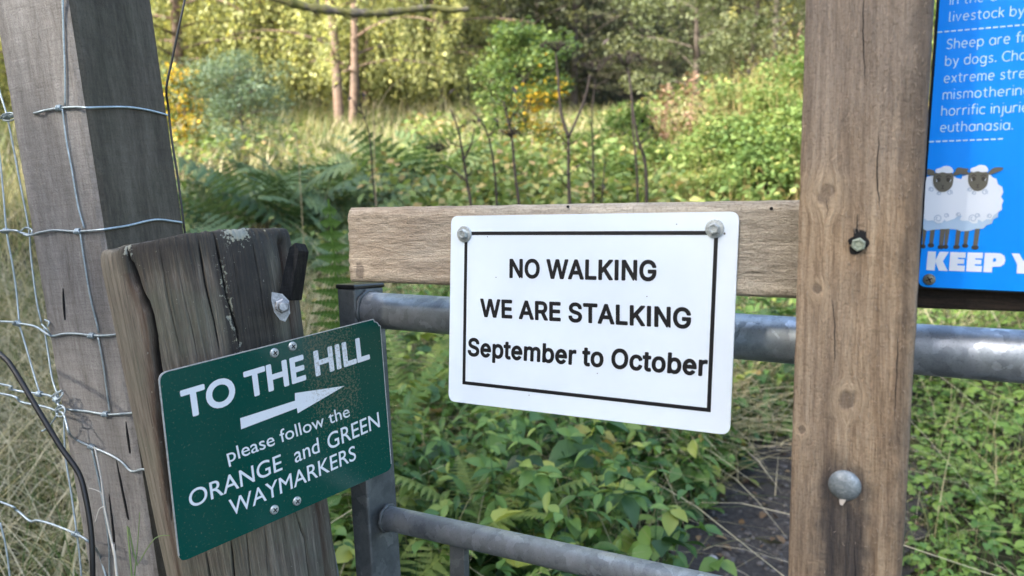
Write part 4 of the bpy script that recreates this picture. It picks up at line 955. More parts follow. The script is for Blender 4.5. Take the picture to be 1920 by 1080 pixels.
at = me.attributes.new('lichen', 'FLOAT', 'POINT'); arr = np.zeros(npnt, dtype=np.float32); arr[:nr * nc] = lich.ravel(); arr[nr * nc:] = 0.35; at.data.foreach_set('value', arr)
redr = np.clip(cav * 1.2, 0, 1); redr = np.maximum(redr, 0.7 * slab * np.exp(-((TH - np.interp(ZZ, CR[0][0], CR[0][1]) + 0.08) / 0.07) ** 2) * (ZZ < -0.03))
at = me.attributes.new('rot', 'FLOAT', 'POINT'); arr = np.zeros(npnt, dtype=np.float32); arr[:nr * nc] = redr.ravel(); at.data.foreach_set('value', arr)
pale = slab * np.clip((np.interp(ZZ, CR[0][0], CR[0][1]) - 0.06 - TH) * 14, 0, 1)
at = me.attributes.new('pale', 'FLOAT', 'POINT'); arr = np.zeros(npnt, dtype=np.float32); arr[:nr * nc] = pale.ravel(); at.data.foreach_set('value', arr)
def post_mat():
    m, nt, b = new_mat('old_post_wood'); L = nt.links
    def att(n): return N(nt, 'ShaderNodeAttribute', attribute_name=n).outputs['Fac']
    v1 = coords(nt, (150, 150, 5)); v2 = coords(nt, (900, 900, 40)); v0 = coords(nt)
    g1 = noise(nt, v1, 1, 5, 0.6, 0.4); g2 = noise(nt, v2, 1, 3, 0.6); bl = noise(nt, v0, 14, 5, 0.65)
    gm = mth(nt, 'ADD', mth(nt, 'MULTIPLY', g1, 0.6), mth(nt, 'MULTIPLY', g2, 0.4))
    c = ramp(nt, gm, [(0.3, (0.042, 0.034, 0.026)), (0.5, (0.105, 0.088, 0.068)), (0.64, (0.20, 0.172, 0.135))])
    c = mixc(nt, ramp(nt, bl, [(0.40, 0.0), (0.66, 0.55)]), c, (0.115, 0.125, 0.085))
    c = mixc(nt, mth(nt, 'MULTIPLY', att('pale'), ramp(nt, gm, [(0.35, 0.1), (0.65, 0.85)])), c, (0.25, 0.215, 0.165))
    c = mixc(nt, mth(nt, 'MULTIPLY', att('rot'), ramp(nt, g2, [(0.3, 1.0), (0.75, 0.35)])), c, (0.075, 0.034, 0.020))
    sm = mth(nt, 'MULTIPLY', att('stain'), ramp(nt, noise(nt, v0, 55, 5, 0.7), [(0.25, 0.75), (0.62, 1.0)]))
    c = mixc(nt, mth(nt, 'MULTIPLY', sm, 0.86), c, (0.022, 0.020, 0.018))
    ln_ = noise(nt, v0, 210, 4, 0.65)
    thr = mth(nt, 'SUBTRACT', mth(nt, 'ADD', ln_, mth(nt, 'MULTIPLY', att('lichen'), 0.38)), 0.72)
    lm = ramp(nt, thr, [(0.0, 0.0), (0.06, 0.85)])
    c = mixc(nt, lm, c, ramp(nt, noise(nt, v0, 60, 2), [(0.4, (0.27, 0.28, 0.235)), (0.6, (0.33, 0.32, 0.23))]))
    c = mixc(nt, ramp(nt, att('crack'), [(0.25, 0.0), (0.7, 0.93)]), c, (0.010, 0.008, 0.007))
    L.new(c, b.inputs['Base Color']); b.inputs['Roughness'].default_value = 0.82; b.inputs['Specular IOR Level'].default_value = 0.3
    h = mth(nt, 'ADD', mth(nt, 'MULTIPLY', g1, 0.6), mth(nt, 'ADD', mth(nt, 'MULTIPLY', g2, 0.7), mth(nt, 'MULTIPLY', lm, 0.5)))
    bump(nt, b, h, 0.8, 0.0018)
    return m
gp_root = root_at('gate_post', RP, 'old cracked round timber post with lichen, behind the green hill sign', 'post')
link_mesh('trunk', me, post_mat(), gp_root, None, True)
# dark wedge stuck in the broken flank
def in_post(px, py, d): return RP.inverted() @ P(px, py, d)
mb = MB()
w0 = [in_post(520, 562, 0.905), in_post(546, 564, 0.915), in_post(560, 470, 0.91), in_post(553, 454, 0.91), in_post(542, 464, 0.905)]
off_ = RP.inverted().to_3x3() @ camvec(0.15, 0, -1) * 0.03
vs = w0 + [p + off_ for p in w0]
mb.add(vs, [(4, 3, 2, 1, 0), (5, 6, 7, 8, 9)] + [(i, (i + 1) % 5, 5 + (i + 1) % 5, 5 + i) for i in range(5)])
me = mb.mesh('wedge'); bevel_mesh(me, 0.0016)
link_mesh('wedge', me, wood_mat('black_rotten_wood', (0.006, 0.006, 0.006), (0.015, 0.014, 0.013), (0.035, 0.032, 0.028), 'z', across=150, bmp=0.9), gp_root)
# hinge bolt with its nut
HB = galv_mat('hinge_galv', (0.20, 0.21, 0.22), (0.44, 0.45, 0.46), 0.45, 120, 0.75)
hc = in_post(528, 573, 0.876); hd = (RP.inverted().to_3x3() @ camvec(0.38, -0.03, 0.92)).normalized()
def aligned(mbx, c, d, prof, n):
    z = d; x = Vector((0, 0, 1)).cross(z).normalized(); y = z.cross(x)
    vs, fs = [], []
    for r, h in prof:
        for k in range(n):
            a = 2 * math.pi * k / n + 0.3
            vs.append(c + z * h + (x * math.cos(a) + y * math.sin(a)) * r)
    for i in range(len(prof) - 1):
        for k in range(n): fs.append((i * n + k, i * n + (k + 1) % n, (i + 1) * n + (k + 1) % n, (i + 1) * n + k))
    fs.append(tuple(range((len(prof) - 1) * n, len(prof) * n)))
    mbx.add(vs, fs)
mb = MB(); aligned(mb, hc, hd, [(0.0052, -0.02), (0.0052, 0.0225), (0.0046, 0.0235)], 20); hb = mb.build('hinge_bolt', HB, gp_root, None, False)
mb = MB(); aligned(mb, hc + hd * 0.001, hd, [(0.0085, 0.0), (0.0085, 0.007), (0.0072, 0.008), (0.0050, 0.008)], 6); mb.build('nut', HB, hb)
mb = MB(); zx = Vector((0, 0, 1)).cross(hd).normalized(); zy = hd.cross(zx)
pl_ = [(-0.008, 0.017), (0.003, 0.013), (0.009, 0.004), (0.008, -0.010), (0.001, -0.019), (-0.004, -0.016), (-0.009, -0.006), (-0.010, 0.008)]
vs = [hc + zx * a + zy * b for a, b in pl_] + [hc + zx * a + zy * b - hd * 0.003 for a, b in pl_]
mb.add(vs, [tuple(range(8)), tuple(range(15, 7, -1))] + [(i, 8 + i, 8 + (i + 1) % 8, (i + 1) % 8) for i in range(8)]); mb.build('washer_plate', HB, hb)

# ---- green sign -----------------------------------------------------------
def green_mats():
    res = []
    for name, col, amt in (('green_enamel', (0.0, 0.052, 0.038), 0.62), ('green_sign_white', (0.66, 0.68, 0.69), 0.55)):
        m, nt, b = new_mat(name); v = coords(nt)
        n1 = noise(nt, v, 330, 5, 0.75); n2 = noise(nt, v, 30, 4, 0.6)
        sep = N(nt, 'ShaderNodeSeparateXYZ'); nt.links.new(v, sep.inputs[0])
        rc = hit(G, 628, 690)
        mx = N(nt, 'ShaderNodeMapRange', interpolation_type='SMOOTHSTEP'); nt.links.new(mth(nt, 'ABSOLUTE', mth(nt, 'SUBTRACT', sep.outputs[0], rc[0] - 0.004)), mx.inputs[0])
        mx.inputs[1].default_value = 0.052; mx.inputs[2].default_value = 0.022; mx.inputs[3].default_value = 0; mx.inputs[4].default_value = 1
        mz = N(nt, 'ShaderNodeMapRange', interpolation_type='SMOOTHSTEP'); nt.links.new(sep.outputs[2], mz.inputs[0])
        mz.inputs[1].default_value = rc[1] - 0.11; mz.inputs[2].default_value = rc[1] - 0.03; mz.inputs[3].default_value = 0.12; mz.inputs[4].default_value = 1
        zone = mth(nt, 'MULTIPLY', mth(nt, 'MULTIPLY', mx.outputs[0], mz.outputs[0]), mth(nt, 'ADD', 0.55, n2))
        rust = ramp(nt, mth(nt, 'ADD', n1, mth(nt, 'MULTIPLY', zone, 0.10)), [(0.60, 0.0), (0.70, amt)])
        c = mixc(nt, rust, col, (0.16, 0.105, 0.045) if col[0] < 0.1 else (0.24, 0.20, 0.12))
        nt.links.new(c, b.inputs['Base Color'])
        nt.links.new(ramp(nt, rust, [(0.0, 0.16 if col[0] < 0.1 else 0.35), (0.6, 0.7)]), b.inputs['Roughness'])
        b.inputs['Specular IOR Level'].default_value = 0.5
        bump(nt, b, noise(nt, v, 25, 2), 0.06, 0.002)
        res.append(m)
    return res
GREEN, GWHITE = green_mats()
gs = root_at('waymarker_sign', G, 'dark green sign with white arrow on the round post, TO THE HILL', 'sign')
gc = [hit(G, *p) for p in ((296, 700), (712.5, 595), (735, 880), (336, 1056))]
ol = round_poly(gc, 0.010, 6)
# the upper right corner is bent and chipped
xs_, zs_ = hit(G, 708, 603)
ol = [(x - 0.002, z - 0.003) if (Vector((x, z)) - Vector((xs_, zs_))).length < 0.006 else (x, z) for x, z in ol]
EDGE = simple_mat('worn_metal_edge', (0.42, 0.42, 0.40), 0.5, 0.4, 0.5, 0.3, 200)
mb = MB(); plate(mb, ol, 0.0, 0.0016, 0, 1)
n = len(ol); cc = Vector((sum(p[0] for p in ol) / n, sum(p[1] for p in ol) / n))
inn = [tuple(Vector(p) + (cc - Vector(p)).normalized() * 0.0013) for p in ol]
vs = [(x, -0.0001, z) for x, z in ol] + [(x, -0.0001, z) for x, z in inn]
mb.add(vs, [(i, (i + 1) % n, n + (i + 1) % n, n + i) for i in range(n) if (i < 15 or i >= n - 2)], 1)
mb.build('panel', [GREEN, EDGE], gs)
for txt, p0, p1, pt, ref, wt in (('TO THE HILL', (344.1, 784.8), (693.5, 671.2), (337.0, 734.0), 'cap', 0.032),
                            ('please follow the', (427.8, 867.4), (656.5, 780.4), (422.2, 841.9), 'asc', 0.004),
                            ('ORANGE', (356.3, 953.3), (529.6, 880.4), (351.9, 920.7), 'cap', 0.004),
                            ('and', (553.3, 868.1), (599.6, 847.4), (549.3, 838.5), 'asc', 0.004),
                            ('GREEN', (615.6, 843.7), (712.4, 800.0), (611.9, 813.8), 'cap', 0.004),
                            ('WAYMARKERS', (431.9, 968.5), (667.8, 861.5), (428.1, 937.4), 'cap', 0.004)):
    write(gs, 'lettering', txt, G, (p0, p1, pt), 0.0, GWHITE, 'gill', wt, {'cap': 0.70, 'asc': 0.72}[ref])
mb = MB(); flat(mb, [hit(G, *p) for p in ((450, 784.1), (553, 751.3), (552.6, 737), (646.3, 723.3), (558.1, 774.8), (556.3, 765.2), (451.9, 804.8))], -0.00025)
mb.build('arrow', GWHITE, gs)
for px, py in ((514, 661.5), (548.1, 649.3), (514, 955.6), (556.3, 939.3)):
    x, z = hit(G, px, py); mb = MB(); screw(mb, (x, 0, z), 0.0053); mb.build('screw', [ZINC, DARKHOLE], gs)

# ---- square post and stock netting ----------------------------------------
DE = 1.00
def fit_square():
    best = None
    E = np.array([(193 - 960) / FPX, 0, -1.0]) * DE
    for th in np.linspace(0.3, 1.3, 401):
        l = np.array([-math.cos(th), 0, -math.sin(th)]); r = np.array([math.sin(th), 0, -math.cos(th)])
        def w_for(d, px):
            k = (px - 960) / FPX
            return (k * (-E[2]) - E[0]) / (d[0] + k * d[2])
        a = w_for(l, 58); b = w_for(r, 341)
        if best is None or abs(a - b) < best[0]: best = (abs(a - b), th, a, b)
    return best
_, TH_, wl_, wr_ = fit_square()
lz = camvec(-math.cos(TH_), 0, -math.sin(TH_)); rz = camvec(math.sin(TH_), 0, -math.cos(TH_))
e_mid = P(193, 415, DE); e_top = P(128, 0, 0.965); 
SZ = (e_top - e_mid).normalized()
SF = frame_z(e_mid, rz, SZ)                # x along the dark face, y along the light face (backwards to the left)
side = (wl_ + wr_) / 2
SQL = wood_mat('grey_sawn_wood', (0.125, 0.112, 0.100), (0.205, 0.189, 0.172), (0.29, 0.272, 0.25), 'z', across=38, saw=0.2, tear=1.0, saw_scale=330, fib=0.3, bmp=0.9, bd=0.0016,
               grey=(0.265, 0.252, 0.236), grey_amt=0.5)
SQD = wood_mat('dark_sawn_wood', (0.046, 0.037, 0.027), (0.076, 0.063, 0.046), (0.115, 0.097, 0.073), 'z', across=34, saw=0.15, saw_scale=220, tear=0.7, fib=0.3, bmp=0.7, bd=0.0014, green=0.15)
sp = root_at('fence_post', SF, 'tall grey sawn square post wrapped in fence wire, left of the round post', 'post')
mb = MB()
zt, zb = 0.62, -1.55
nz_ = 300
cols = [(side, side), (side * 0.5, side), (0, side)]
ring = []
for k in range(15): ring.append((0, side * (1 - k / 14), 0))       # light face, from its far edge to the near edge
for k in range(1, 15): ring.append((side * k / 14, 0, 1))          # dark face
ring += [(side, side * 0.5, 1), (side, side, 1), (side * 0.5, side, 0)]
m_ = len(ring)
vs, fs, ms = [], [], []
for j in range(nz_ + 1):
    z = zt + (zb - zt) * j / nz_
    for i, (x, y, mi) in enumerate(ring):
        dx = dy = 0.0
        if i == 14:
            d_ = 0.0022 + 0.0016 * mnoise.noise(Vector((z * 60, 0, 0))) + 0.0012 * mnoise.noise(Vector((z * 15, 4, 0)))
            dx, dy = d_, d_
        elif i in (0,): dx = 0.002 + 0.001 * mnoise.noise(Vector((z * 70, 2, 0)))
        else:
            q = 0.0006 * mnoise.noise(Vector((x * 60 + y * 60, z * 180, 1)))
            if y == 0: dy = q
            elif x == 0: dx = q
        vs.append((x + dx, y + dy, z))
for j in range(nz_):
    for i in range(m_):
        i2 = (i + 1) % m_
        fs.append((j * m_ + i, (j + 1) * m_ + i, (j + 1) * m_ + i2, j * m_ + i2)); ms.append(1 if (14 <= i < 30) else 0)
mb.add(vs, fs); mb.m = ms
mb.add([vs[i] for i in range(m_)], [tuple(range(m_))], 0)
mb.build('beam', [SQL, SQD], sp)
def sq_light(px, py, o=0.0025):
    """world point on the light face (x = -o plane of SF)"""
    Fi = SF.inverted(); a = Fi @ EYEV; d = Fi.to_3x3() @ ray(px, py)
    t = (-o - a.x) / d.x; return SF @ (a + d * t)
def sq_dark(px, py, o=0.0025):
    Fi = SF.inverted(); a = Fi @ EYEV; d = Fi.to_3x3() @ ray(px, py)
    t = (-o - a.y) / d.y; return SF @ (a + d * t)
mb = MB()
for path in ([(218, 862), (226, 900), (238, 960), (241, 975)], [(204, 925), (212, 990), (216, 1040)], [(118, 540), (122, 600)], [(236, 790), (244, 850)]):
    pts = catmull([SF.inverted() @ sq_light(*p, 0.0004) for p in path], 5); n = len(pts)
    vs, fs = tube(pts, [0.0002 + 0.0016 * math.sin(math.pi * (k + 0.3) / (n + 0.3)) for k in range(n)], 6); mb.add(vs, fs)
    mb.build('drying_crack', DARKHOLE, sp); mb = MB()

WIRE = galv_mat('fence_wire_zinc', (0.30, 0.36, 0.38), (0.52, 0.58, 0.60), 0.42, 90, 0.65)
fence = root_at('wire_fence', SF, 'galvanised stock netting wrapped round the grey square post on the left', 'fence')
def LP(p): return SF.inverted() @ p
def D(px, py, d): return LP(P(px, py, d))
def lf(px, py): return LP(sq_light(px, py))
def df(px, py): return LP(sq_dark(px, py))
def wire(pts, r, name, sub=5, n=8):
    vs, fs = tube(catmull(pts, sub), r, n); mb = MB(); mb.add(vs, fs); return mb.build(name, WIRE, fence, None, True)
r_h, r_v = 0.0016, 0.0013
wire([D(-420, 330, 1.5), D(-200, 275, 1.3), D(0, 222, 1.10), D(20, 219, 1.085), D(50, 214, 1.07), lf(66, 212), lf(85, 207), lf(110, 203), lf(140, 201), lf(165, 202), df(195, 201), df(240, 201), df(280, 207), df(318, 217)], r_h, 'line_wire')
wire([D(-420, 500, 1.5), D(-200, 452, 1.3), D(0, 433, 1.10), D(40, 437, 1.08), D(58, 441, 1.068), lf(72, 437), lf(100, 432), lf(146, 434), lf(188, 431), df(215, 427), df(240, 423), df(290, 412), df(325, 415), df(345, 418)], r_h, 'line_wire')
wire([D(-420, 560, 1.5), D(-200, 598, 1.3), D(0, 603, 1.10), D(30, 606, 1.09), D(65, 612, 1.08), D(88, 626, 1.06), lf(100, 630), lf(120, 626), lf(145, 626), lf(172, 629), lf(205, 629), lf(232, 625)], r_h, 'line_wire')
wire([D(-420, 700, 1.5), D(-200, 690, 1.3), D(0, 720, 1.10), D(18, 729, 1.09), D(45, 735, 1.085), D(85, 740, 1.07), D(103, 748, 1.06), D(112, 762, 1.05), lf(128, 768), lf(160, 771), lf(198, 777), lf(230, 776), lf(262, 773)], r_h, 'line_wire')
wire([D(-200, 720, 1.3), D(0, 738, 1.095), D(40, 754, 1.08), D(80, 762, 1.065), D(105, 770, 1.055), D(118, 775, 1.045), D(124, 792, 1.04), D(130, 812, 1.035), lf(142, 824), lf(172, 838), lf(205, 852), lf(228, 866), lf(242, 881), lf(252, 884), lf(270, 880), lf(300, 889), D(316, 894, 0.90)], r_h, 'line_wire')
wire([D(-420, 820, 1.5), D(-200, 870, 1.3), D(0, 941, 1.08), D(30, 956, 1.07), D(56, 977, 1.06), D(70, 976, 1.055), D(100, 984, 1.045), D(142, 1001, 1.03), D(168, 1017, 1.02), lf(186, 1040), lf(200, 1085), lf(214, 1120)], r_h, 'line_wire')
wire([lf(117, -20), lf(119, 60), lf(122, 140), lf(122, 198)], r_v, 'stay_wire')
wire([lf(117, 203), lf(124, 260), lf(135, 320), lf(146, 385), lf(158, 428)], r_v, 'stay_wire')
wire([lf(150, 436), lf(158, 490), lf(170, 560), lf(186, 625)], r_v, 'stay_wire')
wire([lf(184, 632), lf(193, 680), lf(200, 730), lf(206, 774)], r_v, 'stay_wire')
wire([lf(172, 842), lf(185, 900), lf(196, 960), lf(204, 1020), lf(206, 1100), lf(212, 1300)], r_v, 'stay_wire')
for pts in ([(-6, 140, 1.12), (0, 175, 1.11), (14, 222, 1.10), (37, 340, 1.095), (54, 430, 1.09), (58, 480, 1.09), (68, 560, 1.085), (78, 605, 1.085)],
            [(82, 610, 1.085), (90, 660, 1.08), (98, 710, 1.07), (110, 745, 1.06)],
            [(-4, 260, 1.11), (6, 360, 1.105), (12, 432, 1.10), (24, 500, 1.10), (31, 550, 1.10), (36, 605, 1.095)],
            [(36, 608, 1.095), (50, 655, 1.09), (66, 710, 1.08), (75, 738, 1.075)],
            [(120, 778, 1.05), (122, 850, 1.05), (132, 915, 1.045), (144, 1000, 1.04), (150, 1050, 1.04), (153, 1100, 1.04), (156, 1250, 1.04)],
            [(0, 980, 1.07), (10, 1020, 1.07), (18, 1080, 1.07), (26, 1200, 1.07)],
            [(-200, 100, 1.3), (-195, 400, 1.3), (-190, 700, 1.3), (-180, 1100, 1.3)]):
    wire([D(*p) for p in pts], r_v, 'stay_wire')
def knot_coil(c, d, up, turns=3.2, R=0.0031, L=0.009):
    """wire wound round a line wire"""
    d = d.normalized(); a = d.cross(up).normalized(); b = d.cross(a)
    pts = [c + d * (L * (t - 0.5)) + (a * math.cos(2 * math.pi * turns * t) + b * math.sin(2 * math.pi * turns * t)) * R for t in [k / 40 for k in range(41)]]
    vs, fs = tube(pts, 0.0012, 6); mb = MB(); mb.add(vs, fs); mb.build('knot', WIRE, fence, None, True)
upz = Vector((0, 0, 1))
for a, b in ((lf(104, 203), lf(118, 202)), (lf(138, 434), lf(154, 433)), (lf(163, 629), lf(181, 630)), (lf(190, 776), lf(206, 777)), (lf(165, 834), lf(180, 842)),
             (D(26, 605, 1.09), D(40, 608, 1.09)), (D(2, 432, 1.1), D(20, 434, 1.1)), (D(136, 998, 1.03), D(150, 1005, 1.03)), (D(66, 737, 1.078), D(82, 740, 1.07)), (D(100, 746, 1.06), D(112, 754, 1.05)), (D(4, 221, 1.1), D(22, 218, 1.1))):
    knot_coil((a + b) / 2, b - a, upz)
# loose twisted ends where the wires are tied off beside the post
for pts in ([(2, 220, 1.09), (8, 214, 1.085), (22, 212, 1.08), (30, 220, 1.08), (20, 226, 1.085), (6, 225, 1.09), (14, 216, 1.085), (40, 217, 1.075)],
            [(36, 437, 1.085), (48, 427, 1.08), (60, 432, 1.07), (56, 442, 1.07), (44, 440, 1.075)],
            [(95, 745, 1.062), (104, 738, 1.06), (112, 734, 1.055), (118, 738, 1.05), (110, 748, 1.05), (104, 742, 1.055), (116, 732, 1.05)],
            [(104, 768, 1.052), (114, 760, 1.048), (122, 768, 1.044), (118, 780, 1.044), (108, 780, 1.05), (106, 770, 1.05), (120, 764, 1.045)],
            [(108, 775, 1.05), (98, 792, 1.055), (84, 806, 1.06), (78, 808, 1.06)], [(94, 628, 1.06), (88, 618, 1.055), (78, 608, 1.06)], [(84, 600, 1.07), (92, 604, 1.06), (90, 612, 1.06)]):
    wire([D(*p) for p in pts], 0.0013, 'tie_wire')

CABLE = simple_mat('black_rubber_cable', (0.012, 0.012, 0.012), 0.5)
def thing_tube(name, label, cat, pts, r, mat, n=10, sub=6):
    F = Matrix.Translation(pts[-1])
    vs, fs = tube(catmull([p - pts[-1] for p in pts], sub), r, n); mb = MB(); mb.add(vs, fs)
    o = mb.build(name, mat, None, F, True); return tag(o, label, cat)
thing_tube('black_cable', 'thick black cable curving down in front of the wire netting at lower left', 'cable',
           [P(-180, 560, 1.05), P(-60, 620, 0.98), P(0, 664, 0.95), P(25, 692, 0.94), P(75, 775, 0.925), P(115, 840, 0.915), P(147, 886, 0.91), P(160, 930, 0.905), P(171, 1000, 0.90), P(174, 1085, 0.90), P(176, 1250, 0.92), P(170, 1700, 1.0)], 0.0031, CABLE)
thing_tube('hanging_wire', 'thin black cord hanging down the right edge of the tall grey post', 'wire',
           [P(352, -60, 1.02), P(348, -10, 1.02), P(335, 52, 1.02), P(322, 115, 1.025), P(312, 166, 1.03), P(316, 205, 1.045), P(322, 262, 1.05), P(333, 330, 1.055), P(343.5, 412, 1.06), P(350, 470, 1.07), P(368, 700, 1.1)], 0.0015, CABLE)
thing_tube('grey_wire', 'thin grey wire running down behind the lower round post', 'wire',
           [P(600, 900, 1.03), P(606, 960, 1.03), P(618, 1010, 1.03), P(628, 1060, 1.03), P(632, 1100, 1.03), P(640, 1300, 1.05)], 0.003, simple_mat('grey_pvc', (0.20, 0.22, 0.23), 0.5))

# =================================================================== LAND
def sstep(a, b, x):
    t = np.clip((x - a) / (b - a), 0, 1); return t * t * (3 - 2 * t)
PATH = np.array([(0.35, -1.0), (0.5, 1.0), (0.84, 2.25), (1.12, 2.7), (1.36, 3.1), (1.7, 3.6), (2.4, 4.6), (3.4, 6.2)])
def path_dist(x, y):
    x = np.asarray(x, float); y = np.asarray(y, float); best = np.full(x.shape, 1e9)
    for (ax, ay), (bx, by) in zip(PATH[:-1], PATH[1:]):
        dx, dy = bx - ax, by - ay
        t = np.clip(((x - ax) * dx + (y - ay) * dy) / (dx * dx + dy * dy), 0, 1)
        best = np.minimum(best, np.hypot(x - ax - t * dx, y - ay - t * dy))
    return best
def hgt(x, y):
    x = np.asarray(x, float); y = np.asarray(y, float)
    z = 0.112 * np.maximum(0, y - 2.5) * sstep(2.3, 4.5, y)
    z = np.where(y > 24, 0.112 * 21.5 + (y - 24) * 0.03, z)
    z = z + 0.5 * np.clip(y - 31, 0, 26) * sstep(30, 42, y)
    z = z + 0.75 * sstep(1.6, 5.5, x) * sstep(4.0, 8.0, y) * (1 - sstep(16, 24, y))
    z = z + 0.05 * np.sin(x * 1.7 + 1) * np.sin(y * 1.3) * sstep(2, 5, y) + 0.12 * np.sin(x * 0.45) * np.sin(y * 0.38 + 2) * sstep(6, 12, y)
    z = z - 0.05 * (1 - sstep(0.2, 0.6, path_dist(x, y)))
    return z
def soil_mat():
    m, nt, b = new_mat('meadow_ground'); v = coords(nt)
    n1 = noise(nt, v, 0.9, 6, 0.6); n2 = noise(nt, v, 14, 6, 0.7)
    c = ramp(nt, n2, [(0.3, (0.018, 0.016, 0.010)), (0.55, (0.045, 0.040, 0.024)), (0.75, (0.075, 0.066, 0.036))])
    c = mixc(nt, ramp(nt, n1, [(0.4, 0.0), (0.65, 0.6)]), c, (0.038, 0.050, 0.018))
    nt.links.new(c, b.inputs['Base Color']); b.inputs['Roughness'].default_value = 0.95; b.inputs['Specular IOR Level'].default_value = 0.1
    bump(nt, b, n2, 0.8, 0.03); return m
gx = np.concatenate([np.linspace(-160, -14, 30), np.linspace(-13, 13, 131), np.linspace(14, 160, 30)])
gy = np.concatenate([np.linspace(-120, -4, 22), np.linspace(-3.5, 14, 110), np.linspace(14.5, 60, 70), np.linspace(63, 150, 24)])
GX, GY = np.meshgrid(gx, gy)
gz = hgt(GX, GY)
Vg = np.stack([GX, GY, gz], -1).reshape(-1, 3)
a, b2 = np.meshgrid(np.arange(len(gy) - 1), np.arange(len(gx) - 1), indexing='ij'); w_ = len(gx)
Fg = np.stack([a * w_ + b2, a * w_ + b2 + 1, (a + 1) * w_ + b2 + 1, (a + 1) * w_ + b2], -1).reshape(-1, 4)
ground = link_mesh('ground', mesh_np('ground', Vg, Fg), soil_mat(), None, None, True)
tag(ground, 'rough meadow ground rising behind the gate', None, None, 'structure')
# path: a strip laid on the ground
def path_mat():
    m, nt, b = new_mat('dark_path_grit'); v = coords(nt)
    n2 = noise(nt, v, 55, 6, 0.75); n1 = noise(nt, v, 7, 4)
    c = ramp(nt, n2, [(0.3, (0.010, 0.008, 0.007)), (0.5, (0.028, 0.023, 0.019)), (0.68, (0.075, 0.064, 0.054))])
    c = mixc(nt, ramp(nt, n1, [(0.45, 0.0), (0.7, 0.5)]), c, (0.035, 0.028, 0.02))
    nt.links.new(c, b.inputs['Base Color']); b.inputs['Roughness'].default_value = 0.85
    bump(nt, b, n2, 1.0, 0.012); return m
pp = catmull([Vector((x, y, 0)) for x, y in PATH], 40)
Vp, Fp = [], []
for i, p in enumerate(pp):
    t = (pp[min(i + 1, len(pp) - 1)] - pp[max(i - 1, 0)]).normalized(); nrm = Vector((-t.y, t.x, 0))
    for k in range(33):
        s = (k / 32 - 0.5) * 2 * ((0.36 if p.y < 3.35 else 0.2) + 0.04 * math.sin(i * 0.3) + 0.02 * math.sin(i * 0.8))
        q = p + nrm * s
        Vp.append((q.x, q.y, float(hgt(q.x, q.y)) + 0.008 + 0.010 * mnoise.noise(q * 9) + 0.006 * mnoise.noise(q * 31)))
for i in range(len(pp) - 1):
    for k in range(32): Fp.append((i * 33 + k + 1, i * 33 + k, (i + 1) * 33 + k, (i + 1) * 33 + k + 1))
tag(link_mesh('path', mesh_np('path', Vp, Fp), path_mat(), None, None, True), 'dark gritty footpath behind the gate', None, None, 'structure')

# ------------------------------------------------------------------ plant meshes
def rots(az, pitch, roll):
    ca, sa, cp, sp_, cr, sr = np.cos(az), np.sin(az), np.cos(pitch), np.sin(pitch), np.cos(roll), np.sin(roll)
    z = np.zeros_like(az); o = np.ones_like(az)
    Rz = np.stack([np.stack([ca, -sa, z], -1), np.stack([sa, ca, z], -1), np.stack([z, z, o], -1)], -2)
    Rx = np.stack([np.stack([o, z, z], -1), np.stack([z, cp, -sp_], -1), np.stack([z, sp_, cp], -1)], -2)
    Ry = np.stack([np.stack([cr, z, sr], -1), np.stack([z, o, z], -1), np.stack([-sr, z, cr], -1)], -2)
    return Rz @ Rx @ Ry
_t = [(0.0, 0.03, 0.0), (0.22, 0.27, 0.02), (0.5, 0.33, 0.03), (0.78, 0.19, 0.01), (1.0, 0.015, -0.05)]
LEAF = np.array([v for t, w, z in _t for v in ((-w, t, z + w * 0.35), (0, t, z), (w, t, z + w * 0.35))])
LEAF_F = np.array([f for i in range(4) for f in ((i * 3, i * 3 + 1, i * 3 + 4, i * 3 + 3), (i * 3 + 1, i * 3 + 2, i * 3 + 5, i * 3 + 4))])
DIAM = np.array([(0, 0, 0), (0.33, 0.5, 0.10), (0, 1, -0.04), (-0.33, 0.5, 0.10)]); DIAM_F = np.array([(0, 1, 2, 3)])
NARROW = np.array([(0, 0, 0), (0.17, 0.45, 0.03), (0, 1, -0.08), (-0.17, 0.45, 0.03)])
